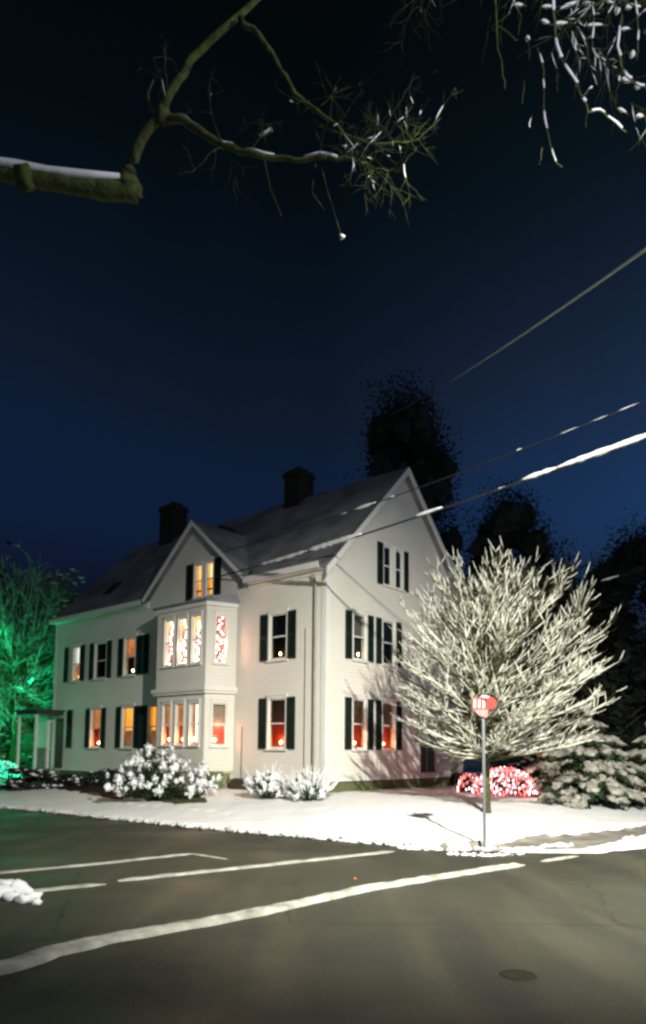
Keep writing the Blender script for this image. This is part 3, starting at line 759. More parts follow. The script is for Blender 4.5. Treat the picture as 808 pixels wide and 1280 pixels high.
# snow-laden spruce on the right
def spruce(c, rad, ht, tiers, label, seed, m_=leaf_m, sc=1.0):
    random.seed(seed); c = Vector(c); e = empty('snowy_spruce', c, 0, label=label, cat='tree', group='snow-laden spruces at the right')
    t = MB(); t.tube([(0, 0, -.1), (0, 0, ht * .95)], [.09 * sc, .02], 7); t.build('trunk', bark, e)
    lf = MB(); sn = MB()
    for k in range(tiers):
        f_ = k / (tiers - 1); z0 = ht * (.16 + .8 * f_); rr = rad * (1 - f_) ** .8 + .15; nb = max(5, int(13 * (1 - f_ * .6)))
        for j in range(nb):
            az = 2 * math.pi * (j + rnd(-.3, .3)) / nb + k; L_ = rr * rnd(.8, 1.1); D = Vector((math.cos(az), math.sin(az), 0)); Sd = Vector((-D.y, D.x, 0))
            dr = rnd(.22, .38)
            def pt(s_): return Vector((0, 0, z0)) + D * (L_ * s_) + Vector((0, 0, .12 * s_ - dr * L_ * s_ * s_))
            # sprays of needles
            for s_i in range(int(26 * L_ / 1.5) + 8):
                s_ = rnd(.2, 1.0); side = random.choice((-1, 1)); wd = (.42 * L_ * (1.15 - s_) + .1) * rnd(.5, 1)
                p = pt(s_); d = (Sd * side + D * .7).normalized() * wd; q = p + d + Vector((0, 0, -.16 * wd - rnd(.0, .12)))
                for g in range(5):
                    a0 = p.lerp(q, g / 5); a1 = p.lerp(q, (g + 1.3) / 5); dn = Vector((rnd(-.03, .03), rnd(-.03, .03), -rnd(.06, .14)))
                    lf.add([a0, a1, a1 + dn, a0 + dn], [(0, 1, 2, 3)])
            # snow pads
            for s_i in range(int(11 * L_ / 1.5) + 3):
                s_ = rnd(.30, 1.0); wd = .30 * L_ * (1.2 - s_) + .06; p = pt(s_) + Sd * rnd(-wd, wd) * .9
                p.z -= abs((p - pt(s_)).dot(Sd)) * .3
                sn.blob(p + Vector((0, 0, .03)), (rnd(.1, .22), rnd(.08, .16), rnd(.05, .11)), 2, .5, 1.9, Matrix.Rotation(az, 3, 'Z') @ Matrix.Rotation(R(18), 3, 'Y'))
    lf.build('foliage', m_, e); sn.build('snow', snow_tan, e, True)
    return e
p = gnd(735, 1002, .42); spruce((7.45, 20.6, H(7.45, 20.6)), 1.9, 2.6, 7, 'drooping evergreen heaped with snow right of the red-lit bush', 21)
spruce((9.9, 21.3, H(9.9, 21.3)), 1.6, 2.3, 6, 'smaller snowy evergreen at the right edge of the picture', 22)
random.seed(31)

# red lit bush
def lit_bush(c, rx, ry, rz, n, label, bms, seed, name='lit_bush'):
    random.seed(seed); e = empty(name, c, 0, label=label, cat='bush')
    lf = MB()
    for i in range(1500):
        a = rnd(0, 6.283); ph = math.asin(rnd(-.1, 1)); k = rnd(.6, 1)
        p = Vector((math.cos(a) * math.cos(ph) * rx * k, math.sin(a) * math.cos(ph) * ry * k, math.sin(ph) * rz * k + .02))
        d = Vector((rnd(-1, 1), rnd(-1, 1), rnd(-1, 1))).normalized() * .07; s = d.cross(Vector((0, 0, 1))) * .4
        lf.add([p, p + d * .5 + s, p + d, p + d * .5 - s], [(0, 1, 2, 3)])
    lf.build('foliage', leaf_m, e)
    mbs = [MB() for _ in bms]; w = MB(); sn = MB()
    for i in range(n):
        a = rnd(0, 6.283); ph = math.asin(rnd(0.0, .98)); k = rnd(.95, 1.06)
        p = Vector((math.cos(a) * math.cos(ph) * rx * k, math.sin(a) * math.cos(ph) * ry * k, math.sin(ph) * rz * k + .03))
        j = 1 if (len(bms) > 1 and random.random() < .5 * (1 - ph / 1.6) + .05) else 0
        mbs[j].blob(p, (.017, .017, .042), 1, .2)
    for k in range(7):   # net cord
        z = .05 + rz * k / 7.5; q = math.sqrt(max(.02, 1 - (z / rz) ** 2))
        w.tube([(math.cos(t / 24 * 6.283) * rx * q * 1.02, math.sin(t / 24 * 6.283) * ry * q * 1.02, z + .02 * (t % 2)) for t in range(25)], .005, 3)
    w.build('cord', leaf_m, e)
    for mb_, bm_ in zip(mbs, bms): mb_.build('bulbs', bm_, e, True)
    for k in range(50):
        a = rnd(0, 6.283); ph = rnd(.3, 1.5)
        sn.blob((math.cos(a) * math.cos(ph) * rx, math.sin(a) * math.cos(ph) * ry, math.sin(ph) * rz + .02), (.09, .08, .035), 1, .4)
    sn.build('snow', snow, e, True)
    return e
c1 = Vector((5.2, 20.6, H(5.2, 20.6)))
lit_bush(c1, .88, .7, .72, 420, 'low domed bush covered in glowing red string lights', (bulb_red, bulb_pink), 3)
c2 = Vector((4.35, 21.2, H(4.35, 21.2)))
lit_bush(c2, .36, .4, .5, 70, 'small bush with red lights left of the tree trunk', (bulb_red, bulb_pink), 4)
plight('red_bulb_glow', c1 + Vector((0, .3, .95)), 5, (1, .12, .1)); plight('red_bulb_glow', c2 + Vector((.1, .6, .5)), 4, (1, .12, .1))

# hedges / dark masses built from leaf faces and twigs
def leafy(name, c, rx, ry, rz, n, size, m_, label, cat, group=None, trunk=True, th=.0, tr=.2, cone=False, seed=1, clumps=14, snowy=0):
    random.seed(seed); c = Vector(c); e = empty(name, c, 0, label=label, cat=cat, group=group)
    if trunk:
        t = MB(); t.tube([(0, 0, -.3), (0, 0, th), (.1, 0, th + rz * .9)], [tr * 1.2, tr, tr * .4], 8)
        for i in range(8):
            az = rnd(0, 6.28); z = th + rnd(0, rz * .8); t.tube([(0, 0, z), (math.cos(az) * rx * .4, math.sin(az) * ry * .4, z + rz * .25), (math.cos(az) * rx * .7, math.sin(az) * ry * .7, z + rz * .4)], [tr * .4, tr * .2, .02], 5)
        t.build('trunk', bark, e)
    cl = []
    for i in range(clumps):
        a = rnd(0, 6.28); z = rnd(0, 1); k = (1 - z) if cone else math.sqrt(max(.05, 1 - (2 * z - 1) ** 2))
        q = rnd(.3, .85) * k
        cl.append((Vector((math.cos(a) * rx * q, math.sin(a) * ry * q, th + z * 2 * rz)), rnd(.25, .5)))
    lf = MB(); sn = MB()
    if trunk and clumps > 20:
        for p0, s_ in cl: lf.blob(p0, (rx * s_ * .45, ry * s_ * .45, max(.4, rz * s_ * .2)), 2, .5, 3)
    for i in range(n):
        p0, s_ = random.choice(cl); d0 = Vector([max(-1.5, min(1.5, random.gauss(0, .75))) for _ in range(3)])
        p = p0 + Vector((d0.x * rx, d0.y * ry, d0.z * rz)) * s_ * .45
        if p.z < .02: p.z = rnd(.02, .4)
        d = Vector((rnd(-1, 1), rnd(-1, 1), rnd(-.7, .3))).normalized() * size * rnd(.6, 1.3); s = d.cross(Vector((rnd(-1, 1), rnd(-1, 1), 1))).normalized() * size * .35
        lf.add([p, p + d * .5 + s, p + d, p + d * .5 - s], [(0, 1, 2, 3)])
        if snowy and random.random() < snowy: sn.blob(p, (size * .8, size * .6, size * .25), 1, .4)
    lf.build('crown' if trunk else 'foliage', m_, e)
    if sn.v: sn.build('snow', snow, e, True)
    return e
leafy('hedge', (4.0, 26.6, .4), 2.2, .7, .95, 6000, .14, red_fol, 'brown twiggy hedge glowing dark red behind the lit bushes', 'hedge', trunk=False, seed=41, clumps=22, snowy=.02)
leafy('hedge', (8.5, 25.5, .4), 2.6, 1.2, 1.3, 6000, .16, dark_fol, 'dark snow-dusted hedge behind the drooping evergreens', 'hedge', trunk=False, seed=42, clumps=22, snowy=.05)
BG = 'dark trees behind the house'
leafy('evergreen_tree', (4.5, 38, .4), 3.4, 3.2, 9.5, 52000, .19, dark_fol, 'tall dark tree rising behind the gable peak', 'tree', BG, th=1, tr=.4, seed=43, clumps=110)
leafy('evergreen_tree', (9.2, 34, .4), 3.6, 3.0, 6.0, 36000, .17, dark_fol, 'dark tree standing behind the snow-coated tree', 'tree', BG, th=1, tr=.35, seed=44, clumps=100)
leafy('evergreen_tree', (15.0, 33, .4), 3.8, 3.0, 5.0, 36000, .17, dark_fol, 'dark broad tree at the right edge of the picture', 'tree', BG, th=1, tr=.35, seed=45, clumps=100)
leafy('evergreen_tree', (11.6, 29.5, .4), 2.2, 2.2, 3.4, 5000, .35, dark_fol, 'low dark evergreen behind the snowy spruces', 'tree', BG, th=.4, tr=.25, seed=46, clumps=26)
leafy('evergreen_tree', (-20, 40, .4), 5, 4, 5.5, 8000, .5, dark_fol, 'dark tree far left behind the green-lit one', 'tree', BG, th=1, tr=.4, seed=47, clumps=34)

# green-lit tree on the left: bare snowy branches
def snow_tree(c, rx, ry, cz, rz, n, label, seed, w=.03, trunk_r=.16):
    random.seed(seed); c = Vector(c); e = empty('bare_tree', c, 0, label=label, cat='tree')
    t = MB(); t.tube([(0, 0, -.2), (.02, 0, 1), (.1, 0, 2.6), (.1, 0, cz)], [trunk_r * 1.3, trunk_r, trunk_r * .8, trunk_r * .4], 8); t.build('trunk', bark, e, True)
    cr = MB(); sn = MB()
    for i in range(n):
        az = i * 2.4 + rnd(-.3, .3); ph = math.asin(rnd(-.7, 1)); k = rnd(.8, 1.05)
        tgt = Vector((math.cos(az) * math.cos(ph) * rx * k, math.sin(az) * math.cos(ph) * ry * k, cz + math.sin(ph) * rz * k)); s0 = Vector((.05, 0, rnd(1.6, cz)))
        C_ = curve(s0, (s0 + tgt) * .5 + Vector((rnd(-.4, .4), rnd(-.4, .4), rnd(.1, .5))), tgt, 7)
        cr.tube(C_, [.05 - .006 * j for j in range(8)], 5); snow_tube(sn, C_[1:], w)
        for j in range(11):
            q = random.randint(1, 7); p = C_[q]; d = ((C_[q] - C_[q - 1]).normalized() + Vector((rnd(-1, 1), rnd(-1, 1), rnd(-.6, .6))) * .8).normalized(); L_ = rnd(.5, 1.3)
            c2 = [p, p + d * L_ * .5 + Vector((0, 0, .05)), p + d * L_ + Vector((0, 0, -.06))]
            cr.tube(c2, [.016, .011, .006], 3); snow_tube(sn, c2, w * .7)
            for m_ in range(3):
                p3 = c2[random.choice((1, 2))]; d3 = (d + Vector((rnd(-1, 1), rnd(-1, 1), rnd(-1, .6))) * .8).normalized(); c3 = [p3, p3 + d3 * rnd(.2, .5)]
                cr.tube(c3, [.007, .004], 3); sn.tube([q_ + Vector((0, 0, .01)) for q_ in c3], [w * .5, w * .3], 4)
    cr.build('crown', bark, e, True); sn.build('snow', mat('twig_snow_dimmed_light', (.34, .36, .33), .7, .25, 6, .4, 20), e, True)  # snow colour lowered to stand in for less street lamp light
    return e
leafy('evergreen_tree', (-14.6, 36.0, .4), 4.6, 2.4, 4.6, 22000, .2, mat('cedar_foliage', (.16, .2, .12), .9, .35, 2), 'dense dark evergreen lit green behind the bare tree at the left edge', 'tree', BG, th=.3, tr=.3, seed=52, clumps=60, snowy=.06)
snow_tree((-14.5, 33.6, .5), 3.6, 2.0, 5.2, 4.6, 105, 'tall snowy bare tree glowing green at the left edge', 51)
lit_bush(Vector((-11.9, 26.6, H(-11.9, 26.6) + .2)), .75, .6, .62, 260, 'low bush wrapped in turquoise green lights at the left edge', (bulb_green,), 6)
plight('green_bulb_glow', (-12.6, 27.0, 1.5), 10, (.02, 1, .45), .3)
for q_, e_ in (((-13.4, 31.6, 2.2), 85), ((-13.0, 31.5, 4.6), 80), ((-14.6, 31.5, 6.4), 55), ((-15.4, 31.2, 3.6), 85)):
    plight('green_tree_light', q_, e_, (.01, 1, .34), .15)
leafy('hedge', (-9.9, 24.3, H(-9.9, 24.3)), 1.6, .8, .35, 2500, .13, dark_fol, 'low dark shrubs in front of the green-lit bush', 'hedge', trunk=False, seed=48, clumps=16, snowy=.04)
leafy('hedge', (-7.9, 24.6, H(-7.9, 24.6)), 1.9, .5, .26, 2200, .12, dark_fol, 'low dark planting along the left wing of the house', 'hedge', trunk=False, seed=49, clumps=16, snowy=.02)

# ------------------------------------------------------------------ near overhead branches
def path(pts, Y0, Y1):
    n = len(pts) - 1
    return [at(px, py, Y0 + (Y1 - Y0) * i / n) for i, (px, py) in enumerate(pts)]
def wiggle(P, n=4, amp=.03):
    out = []
    for a, b in zip(P, P[1:]):
        for i in range(n):
            p = a.lerp(b, i / n); out.append(p + Vector((rnd(-amp, amp), rnd(-amp, amp), rnd(-amp, amp))) if i else p)
    return out + [P[-1]]
def twiglets(mb, sn, P, n, L_, r, spread=.9, lev=2, ws=.01, sp=.3, up=0):
    for i in range(n):
        q = random.randint(1, len(P) - 1); p = P[q]; t = (P[q] - P[q - 1]).normalized()
        d = (t + Vector((rnd(-1, 1), rnd(-1, 1), rnd(-1, 1) + up)) * spread).normalized(); l = L_ * rnd(.5, 1.2)
        C_ = [p]
        for k in range(4):
            d = (d + Vector((rnd(-1, 1), rnd(-1, 1), rnd(-1, 1))) * .28).normalized(); C_.append(C_[-1] + d * l / 4)
        mb.tube(C_, [r, r * .85, r * .7, r * .5, r * .3], 4)
        if random.random() < sp:
            sn.tube([c + Vector((0, 0, r + ws * .4)) for c in C_[:3]], [ws * .7, ws, ws * .6], 5, .8)
        if lev > 1: twiglets(mb, sn, C_, 3, L_ * .55, r * .6, spread, lev - 1, ws * .8, sp, up)
random.seed(61)
lt = empty('overhanging_tree', at(-230, 1100, 7.4) * 1.0, 0, label='large bare tree whose sawn limb and forking branch cross the upper left sky', cat='tree')
lb = lt.location.copy(); lb.z = 0; lt.location = lb
bpy.context.view_layer.update()
def rel(P): return [p - lb for p in P]
Y = 7.2
tr = MB(); tr.tube(rel([Vector((lb.x, lb.y, -.1)), Vector((lb.x + .1, lb.y, 3)), Vector((lb.x + .2, lb.y, 6.5)), Vector((lb.x + .3, lb.y, 10))]), [.42, .34, .30, .2], 12); tr.build('trunk', bark_dark, lt, True)
li = MB(); sn = MB()
A = [Vector((lb.x + .2, lb.y, 6.9)), at(-60, 190, Y), at(0, 212, Y), at(30, 220, Y), at(90, 231, Y), at(150, 239, Y), at(172, 241, Y)]
li.tube(rel(wiggle(A, 3, .012)), [.17] * 2 + [.10 + .010 * math.sin(q_ * 1.7) for q_ in range(17)], 12)
sn.tube(rel([at(x, y + 3, Y - .09) for x, y in ((-80, 182), (0, 200), (20, 203), (60, 210), (110, 216), (150, 217))]), [.04, .055, .06, .05, .055, .03], 7, .8)
Bp = [at(160, 228, Y), at(167, 200, Y), at(183, 165, Y - .1), at(203, 145, Y - .2), at(212, 118, Y - .3), at(238, 75, Y - .4), at(275, 40, Y - .5), at(325, -5, Y - .6), at(380, -60, Y - .7)]
BpW = wiggle(Bp, 3, .015); li.tube(rel(BpW), [.060 - .0014 * i for i in range(len(BpW))], 8)
Cp = path([(206, 146), (225, 148), (250, 163), (275, 180), (300, 190), (330, 196), (370, 201), (400, 196), (432, 197), (455, 205)], Y - .2, Y - .9)
CpW = wiggle(Cp, 3, .02); li.tube(rel(CpW), [max(.012, .05 - .0014 * i) for i in range(len(CpW))], 7)
for a_, b_ in ((1, 8), (9, 12), (13, 17), (19, 24)):
    seg = CpW[a_:b_]; sn.tube(rel([p + Vector((0, -.0, .035)) for p in seg]), [.016 + .012 * math.sin(3.1 * i / max(1, len(seg) - 1)) for i in range(len(seg))], 5, .7)
Dp = path([(300, 22), (325, 45), (345, 75), (365, 110), (385, 130), (415, 152), (440, 172), (470, 180), (510, 178)], Y - .6, Y - 1.0)
DpW = wiggle(Dp, 3, .02); li.tube(rel(DpW), [max(.008, .03 - .0009 * i) for i in range(len(DpW))], 6)
Ep = path([(432, 197), (460, 205), (485, 215), (505, 205), (520, 185)], Y - .8, Y - 1.2); EpW = wiggle(Ep, 3, .02); li.tube(rel(EpW), .012, 5)
Fp = path([(203, 145), (188, 135), (185, 118), (192, 100)], Y - .2, Y); li.tube(rel(Fp), [.03, .022, .015, .01], 6)
Gp = path([(310, 192), (325, 172), (340, 163)], Y - .4, Y - .5); li.tube(rel(Gp), .008, 5); sn.tube(rel([p + Vector((0, 0, .015)) for p in Gp[1:]] ), [.022, .026], 6, .7)
tw = MB()
for PP, nn_, l in ((CpW[8:], 11, .55), (DpW[8:], 13, .5), (EpW, 11, .45), (BpW[6:], 3, .4)): twiglets(tw, sn, rel(PP), nn_, l, .0045, 1.0, 3, .008, .07)
sn.blob(at(428, 296, Y - .6) - lb, (.03, .03, .02), 1, .3); tw.tube(rel(path([(400, 200), (410, 240), (426, 292)], Y - .7, Y - .6)), .005, 4)
tw.tube(rel(path([(330, 196), (338, 235), (352, 270)], Y - .6, Y - .6)), .005, 4); tw.tube(rel(path([(395, 205), (390, 240), (405, 262)], Y - .6, Y - .6)), .005, 4)
li.blob(rel([at(168, 239, 7.2)])[0], (.07, .10, .10), 2, .35, 2); li.blob(rel([at(160, 230, 7.2)])[0], (.12, .12, .10), 2, .3, 2)
li.blob(rel([at(30, 222, 7.15)])[0], (.12, .12, .13), 2, .4, 2); li.blob(rel([at(205, 145, 7.0)])[0], (.09, .08, .09), 2, .3, 2)
crn = li.build('limb', bark_dark, lt, True); tw.build('twigs', bark_dark, lt, True); sn.build('snow', snow, lt, True)

# twigs hanging at the top right, close to the street lamp
random.seed(71)
rb = Vector((8.2, 8.6, 0)); rt = empty('overhanging_tree', rb, 0, label='snow-crusted drooping twigs of a bare tree at the top right corner', cat='tree')
rel2 = lambda P: [p - rb for p in P]
tr = MB(); tr.tube(rel2([rb, rb + Vector((0, 0, 4)), rb + Vector((-.3, .2, 8)), rb + Vector((-.6, 0, 12))]), [.3, .25, .2, .1], 10); tr.build('trunk', bark_dark, rt, True)
li = MB(); sn = MB(); Y = 8.0
limbs = [[(900, -160), (760, -90), (660, -50), (560, -60)], [(900, -100), (800, -55), (720, -25), (650, -15)], [(930, 20), (860, 0), (800, -8), (740, 8)], [(900, 100), (840, 50), (805, 40)]]
for l in limbs:
    P = wiggle([rb + Vector((-.4, 0, 9.5))] + path(l, Y + .4, Y), 3, .04); li.tube(rel2(P), [max(.014, .07 - .005 * i) for i in range(len(P))], 6)
strands = [([(617, -30), (621, 30), (622, 60), (628, 85), (631, 112)], .012, 0), ([(622, 32), (640, 45), (648, 50)], .008, 0),
           ([(690, -20), (694, 30), (697, 60), (706, 82), (722, 105), (732, 128), (735, 140)], .017, 1), ([(735, 140), (750, 138), (765, 150), (783, 165)], .012, 1), ([(735, 138), (733, 160)], .008, 0),
           ([(672, 60), (680, 90), (680, 120), (681, 150), (688, 180), (695, 203), (703, 209)], .011, 1), ([(706, 80), (712, 62)], .008, 0), ([(726, 122), (740, 110)], .01, 1),
           ([(740, 0), (742, 30), (741, 60)], .009, 1), ([(793, -20), (798, 40), (796, 75)], .010, 1), ([(778, 20), (772, 60), (780, 90), (795, 105), (810, 112)], .015, 1),
           ([(745, 5), (770, -5), (800, 10)], .012, 1), ([(640, 0), (652, 20), (648, 44)], .007, 0), ([(655, 100), (653, 130)], .006, 0), ([(665, 145), (662, 160)], .006, 1), ([(678, 185), (675, 205)], .006, 0), ([(697, 92), (697, 115)], .006, 0), ([(660, 45), (662, 75)], .006, 0)]
for pts_, r_, s_ in strands:
    yy = Y + rnd(-.5, .4); P = wiggle(path(pts_, yy, yy + rnd(-.2, .2)), 3, .012); li.tube(rel2(P), [r_ * (1 - .4 * i / len(P)) for i in range(len(P))], 5)
    if s_:
        i = 1
        while i < len(P) - 1:
            k = random.randint(2, 4); seg = P[i:i + k]
            if len(seg) > 1: sn.tube(rel2([p + Vector((0, -.008, .008)) for p in seg]), [r_ * rnd(.9, 1.3) for _ in seg], 5)
            i += k + random.randint(0, 2)
for x, y, w_, h_, a_ in [(648, 6, 13, 7, 0), (685, 8, 15, 6, 0), (712, 6, 26, 7, -25), (682, 27, 11, 7, 25), (701, 29, 18, 7, -5), (735, 4, 14, 6, 0), (744, 31, 20, 6, -3), (787, 8, 10, 9, -25), (782, 36, 11, 6, -8), (762, 2, 10, 5, 20), (783, 100, 12, 9, 20), (798, 108, 8, 10, 0), (778, 138, 12, 6, 30), (800, 145, 9, 8, 0), (791, 68, 6, 12, 10), (772, 13, 7, 12, -30), (660, 48, 5, 9, 0)]:
    c = at(x, y, Y - .1) - rb; q = R(-a_); ux = Vector((math.cos(q), 0, math.sin(q))) * (w_ / 2 * Y / F)
    sn.tube([c - ux, c - ux * .3 + Vector((0, .01, .01)), c + ux * .4, c + ux], [h_ / 2.6 * Y / F * q_ for q_ in (.45, 1.05, .85, .4)], 7)
    li.tube([c - ux * 1.6 - Vector((0, 0, .02)), c - Vector((0, 0, .015)), c + ux * 1.7 - Vector((0, 0, .01))], .007, 4)
tw = MB()
for l in limbs[:3]: twiglets(tw, sn, rel2(wiggle(path(l[1:], Y, Y), 4, .03)), 10, .8, .007, 1, 2, .012, .35, -.6)
twiglets(tw, sn, rel2(wiggle(path([(560, -60), (530, -20), (520, 20)], Y + 1, Y + 1), 3, .03)), 12, .8, .005, 1, 2, .006, .1, -.5)
twiglets(tw, sn, rel2(wiggle(path([(700, 20), (740, 60), (790, 130)], Y, Y), 4, .05)), 26, .6, .006, 1, 2, .010, .3, -.4)
li.build('limb', bark_dark, rt, True); tw.build('twigs', bark_dark, rt, True); sn.build('snow', snow, rt, True)

# ------------------------------------------------------------------ cables
def cable(A, Bq, sag, r, label, chunks, wr, n=60):
    A, Bq = Vector(A), Vector(Bq)
    P = [A.lerp(Bq, i / n) - Vector((0, 0, sag * 4 * (i / n) * (1 - i / n))) for i in range(n + 1)]
    e = empty('overhead_cable', A, 0, label=label, cat='cable', group='overhead cables')
    a = MB(); a.tube([p - A for p in P], r, 6); a.build('wire', wire_m if chunks else wire_bright, e, True)
    for t0, t1, w in chunks:
        s = MB()
        k = max(3, int((t1 - t0) * (A - Bq).length / .11)); Q = []
        for i in range(k + 1):
            t = t0 + (t1 - t0) * i / k; p = A.lerp(Bq, t) - Vector((0, 0, sag * 4 * t * (1 - t))); Q.append(p - A + Vector((0, 0, w * .55)))
        nq = len(Q) - 1; s.tube(Q, [w * (.35 + .65 * min(1, min(i_, nq - i_) / 2.5)) * rnd(.72, 1.12) for i_ in range(nq + 1)], 7, 1)
        s.build('snow', snow, e, True)
    return P
def px_t(A, Bq, sag, px):   # parameter along the cable at which it crosses picture column px
    best = 0; bd = 1e9
    for i in range(2001):
        t = i / 2000; p = Vector(A).lerp(Vector(Bq), t) - Vector((0, 0, sag * 4 * t * (1 - t))) - Vector((0, 0, EYE)); d = p.dot(FW)
        if d < .3: continue
        x = CX + F * p.dot(RI) / d
        if abs(x - px) < bd: bd = abs(x - px); best = t
    return best
def lz(x, y, z): p = lw(x, y); return Vector((p.x, p.y, z))
A1 = lz(-.06, 4.72, 7.30); B1 = A1 + (at(840, 523, 10.5) - A1) * 1.3
def ch(A, Bq, sag, L_): return [(px_t(A, Bq, sag, a_), px_t(A, Bq, sag, b_), w) for a_, b_, w in L_]
cable(A1, B1, .22, .022, 'thickest cable, heaped with snow, running from the gable dormer to the right', ch(A1, B1, .22, [(325, 385, .045), (385, 452, .06), (518, 553, .05), (612, 645, .02), (650, 700, .05), (693, 850, .052)]), 0)
A2 = lz(-.06, 4.3, 8.1); B2 = A2 + (at(840, 474, 10.5) - A2) * 1.3
cable(A2, B2, .25, .012, 'thin cable above the thick one with small snow patches', ch(A2, B2, .25, [(424, 434, .02), (442, 470, .035), (486, 493, .03), (645, 652, .022), (690, 735, .012), (736, 760, .015), (770, 800, .016)]), 0)
A3 = Vector((3.4, 40, 21.0)); B3 = A3 + (at(850, 273, 9) - A3) * 1.1
cable(A3, B3, .3, .024, 'highest thin cable slanting up toward the top right', [], 0)
A4 = lz(7.7, -.2, 6.8); B4 = at(840, 700, 22)
cable(A4, B4, .15, .01, 'faint low cable behind the round tree with one snow clump', ch(A4, B4, .15, [(752, 774, .045)]), 0)

# utility pole out to the right that carries cables and the street lamp
pole = empty('utility_pole', (B1.x + .1, B1.y - .1, 0), 0, label='wooden utility pole carrying the cables at the right', cat='utility pole')
# (kept just outside the frame: carries what the frame shows)
a = MB(); a.tube([(0, 0, -.2), (0, 0, 13)], [.16, .11], 10); a.build('pole', wood, pole, True)
LAMP = Vector((4.6, 2.2, 8.9))
lamp = empty('street_lamp', (6.8, .5, 0), 0, label='street lamp standing right of the viewer', cat='street lamp')
a = MB(); a.tube([(0, 0, 0), (0, 0, 9.3), tuple((LAMP - Vector((6.8, .5, 0))) * .5 + Vector((0, 0, 5.0)))[:3], tuple(LAMP - Vector((6.8, .5, 0)) + Vector((0, 0, .25)))], [.1, .07, .05, .05], 8); a.build('pole', steel, lamp, True)
a = MB(); a.blob(LAMP - Vector((6.8, .5, 0)) + Vector((0, 0, .25)), (.35, .16, .1), 2, 0); a.build('head', dark_metal, lamp, True)

# ------------------------------------------------------------------ sign
sb = gnd(606, 1050, .16); sb = Vector((sb.x, sb.y, H(sb.x, sb.y)))
sg = empty('street_sign', sb, 0, label='small red sign with white marks on a thin grey post at the corner', cat='sign')
k = (Vector((0, 0, EYE)) - sb).length / F
hgt = 180 * k * .99
a = MB(); a.box(-.023, .023, -.018, .018, -.1, hgt - .28); a.build('post', steel, sg)
# rectangular plate bent, three white strokes; lower wedge
zc = hgt - .07; w2 = .2
def plate(mb, pts, y0, y1, ry=0):
    nn2 = len(pts); c_, s_ = math.cos(ry), math.sin(ry)
    f = [(x * c_, y0 + x * s_, z) for x, z in pts]; g = [(x * c_, y1 + x * s_, z) for x, z in pts]
    mb.add(f + g, [tuple(range(nn2)), tuple(range(2 * nn2 - 1, nn2 - 1, -1))] + [(i, nn2 + i, nn2 + (i + 1) % nn2, (i + 1) % nn2) for i in range(nn2)])
a = MB(); plate(a, [(-.20, zc - .09), (.14, zc - .09), (.20, zc - .05), (.22, zc + .03), (.19, zc + .10), (.13, zc + .12), (-.20, zc + .09)], -.05, -.03, .1); a.build('sign_plate', sign_red, sg)
a = MB(); plate(a, [(-.18, zc - .10), (-.08, zc - .20), (.05, zc - .24), (.075, zc - .10)], -.06, -.045, -.12); a.build('lower_plate', sign_pink, sg)
a = MB()
for x0 in (-.165, -.085, -.005): plate(a, [(x0 - .015, zc - .07), (x0 + .018, zc - .07), (x0 + .022, zc + .075), (x0 - .01, zc + .075)], -.056, -.051, .1)
a.build('white_marks', sign_white, sg)
a = MB(); a.blob((0, -.035, zc + .115), (.15, .035, .03), 2, .2); a.build('snow', snow, sg, True)

# ------------------------------------------------------------------ lights
w = bpy.data.worlds.new('World'); S.world = w; w.use_nodes = True; nt = w.node_tree
bg = nt.nodes['Background']; sky = nt.nodes.new('ShaderNodeTexSky'); sky.sky_type = 'NISHITA'; sky.sun_disc = False
sky.sun_elevation = R(-2.5); sky.sun_rotation = R(150); sky.air_density = 1.6; sky.dust_density = .3; sky.ozone_density = 5
# colour ramps tinting the dusk sky: darker toward the zenith
N_, L_n = nt.nodes, nt.links
tc = N_.new('ShaderNodeTexCoord'); sx = N_.new('ShaderNodeSeparateXYZ'); L_n.new(tc.outputs['Generated'], sx.inputs[0])
cr_ = N_.new('ShaderNodeValToRGB'); el = cr_.color_ramp.elements
el[0].position = .2; el[0].color = (.27, 1.0, .66, 1); el[1].position = .78; el[1].color = (.05, .10, .022, 1)
for p_, c_ in ((.33, (.26, .85, .58)), (.48, (.30, .50, .25)), (.66, (.11, .20, .065))):
    q_ = el.new(p_); q_.color = (*c_, 1)
nz = N_.new('ShaderNodeTexNoise'); nz.inputs['Scale'].default_value = 1.6; nz.inputs['Detail'].default_value = 4; L_n.new(tc.outputs['Generated'], nz.inputs['Vector'])
ma = N_.new('ShaderNodeMath'); ma.operation = 'MULTIPLY_ADD'; ma.inputs[1].default_value = .22; ma.inputs[2].default_value = -.11; L_n.new(nz.outputs['Fac'], ma.inputs[0])
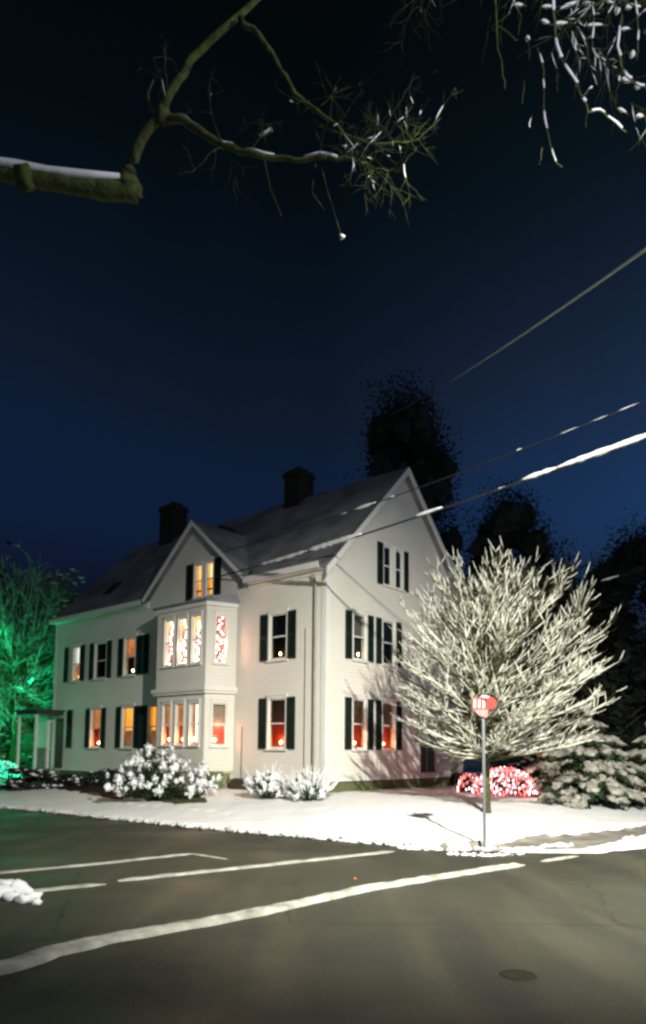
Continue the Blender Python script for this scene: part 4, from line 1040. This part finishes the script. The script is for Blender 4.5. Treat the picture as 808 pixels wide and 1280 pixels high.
ad = N_.new('ShaderNodeMath'); ad.operation = 'ADD'; L_n.new(ma.outputs[0], ad.inputs[0]); L_n.new(sx.outputs['Z'], ad.inputs[1]); L_n.new(ad.outputs[0], cr_.inputs[0])
m1 = N_.new('ShaderNodeMix'); m1.data_type = 'RGBA'; m1.blend_type = 'MULTIPLY'; m1.inputs['Factor'].default_value = 1
L_n.new(sky.outputs[0], m1.inputs['A']); L_n.new(cr_.outputs[0], m1.inputs['B'])
c2_ = N_.new('ShaderNodeValToRGB'); e2 = c2_.color_ramp.elements; e2[0].position = .0; e2[0].color = (.33, .33, .33, 1); e2[1].position = .45; e2[1].color = (1.0, .85, .9, 1)
L_n.new(sx.outputs['X'], c2_.inputs[0])
m2 = N_.new('ShaderNodeMix'); m2.data_type = 'RGBA'; m2.blend_type = 'MULTIPLY'; m2.inputs['Factor'].default_value = 1
L_n.new(m1.outputs['Result'], m2.inputs['A']); L_n.new(c2_.outputs[0], m2.inputs['B'])
L_n.new(m2.outputs['Result'], bg.inputs[0]); bg.inputs[1].default_value = 2.5

sp = bpy.data.lights.new('street_lamp_beam', 'SPOT'); sp.energy = 15000; sp.color = (1, .985, .86); sp.spot_size = R(86); sp.spot_blend = 1; sp.shadow_soft_size = .12
so = bpy.data.objects.new('street_lamp_beam', sp); COL.objects.link(so); so.location = LAMP
so.rotation_euler = (Vector((2.9, 13.6, 0)) - LAMP).to_track_quat('-Z', 'Y').to_euler()
plight('street_lamp_spill', LAMP + Vector((0, 0, .02)), 700, (.96, .92, 1), .12)
# added faint warm fill from behind the viewer, no real source
sn_ = bpy.data.lights.new('fill_sun', 'SUN'); sn_.energy = .05; sn_.angle = R(25); sn_.color = (1, .88, .7)
so2 = bpy.data.objects.new('fill_sun', sn_); COL.objects.link(so2); so2.rotation_euler = Vector((-.1, 1, -.45)).to_track_quat('-Z', 'Y').to_euler()

S.view_settings.view_transform = 'Standard'; S.view_settings.look = 'None'; S.view_settings.gamma = 1; S.view_settings.exposure = .75
S.render.engine = 'CYCLES'; S.cycles.filter_width = 2.7
S.cycles.sample_clamp_indirect = 4
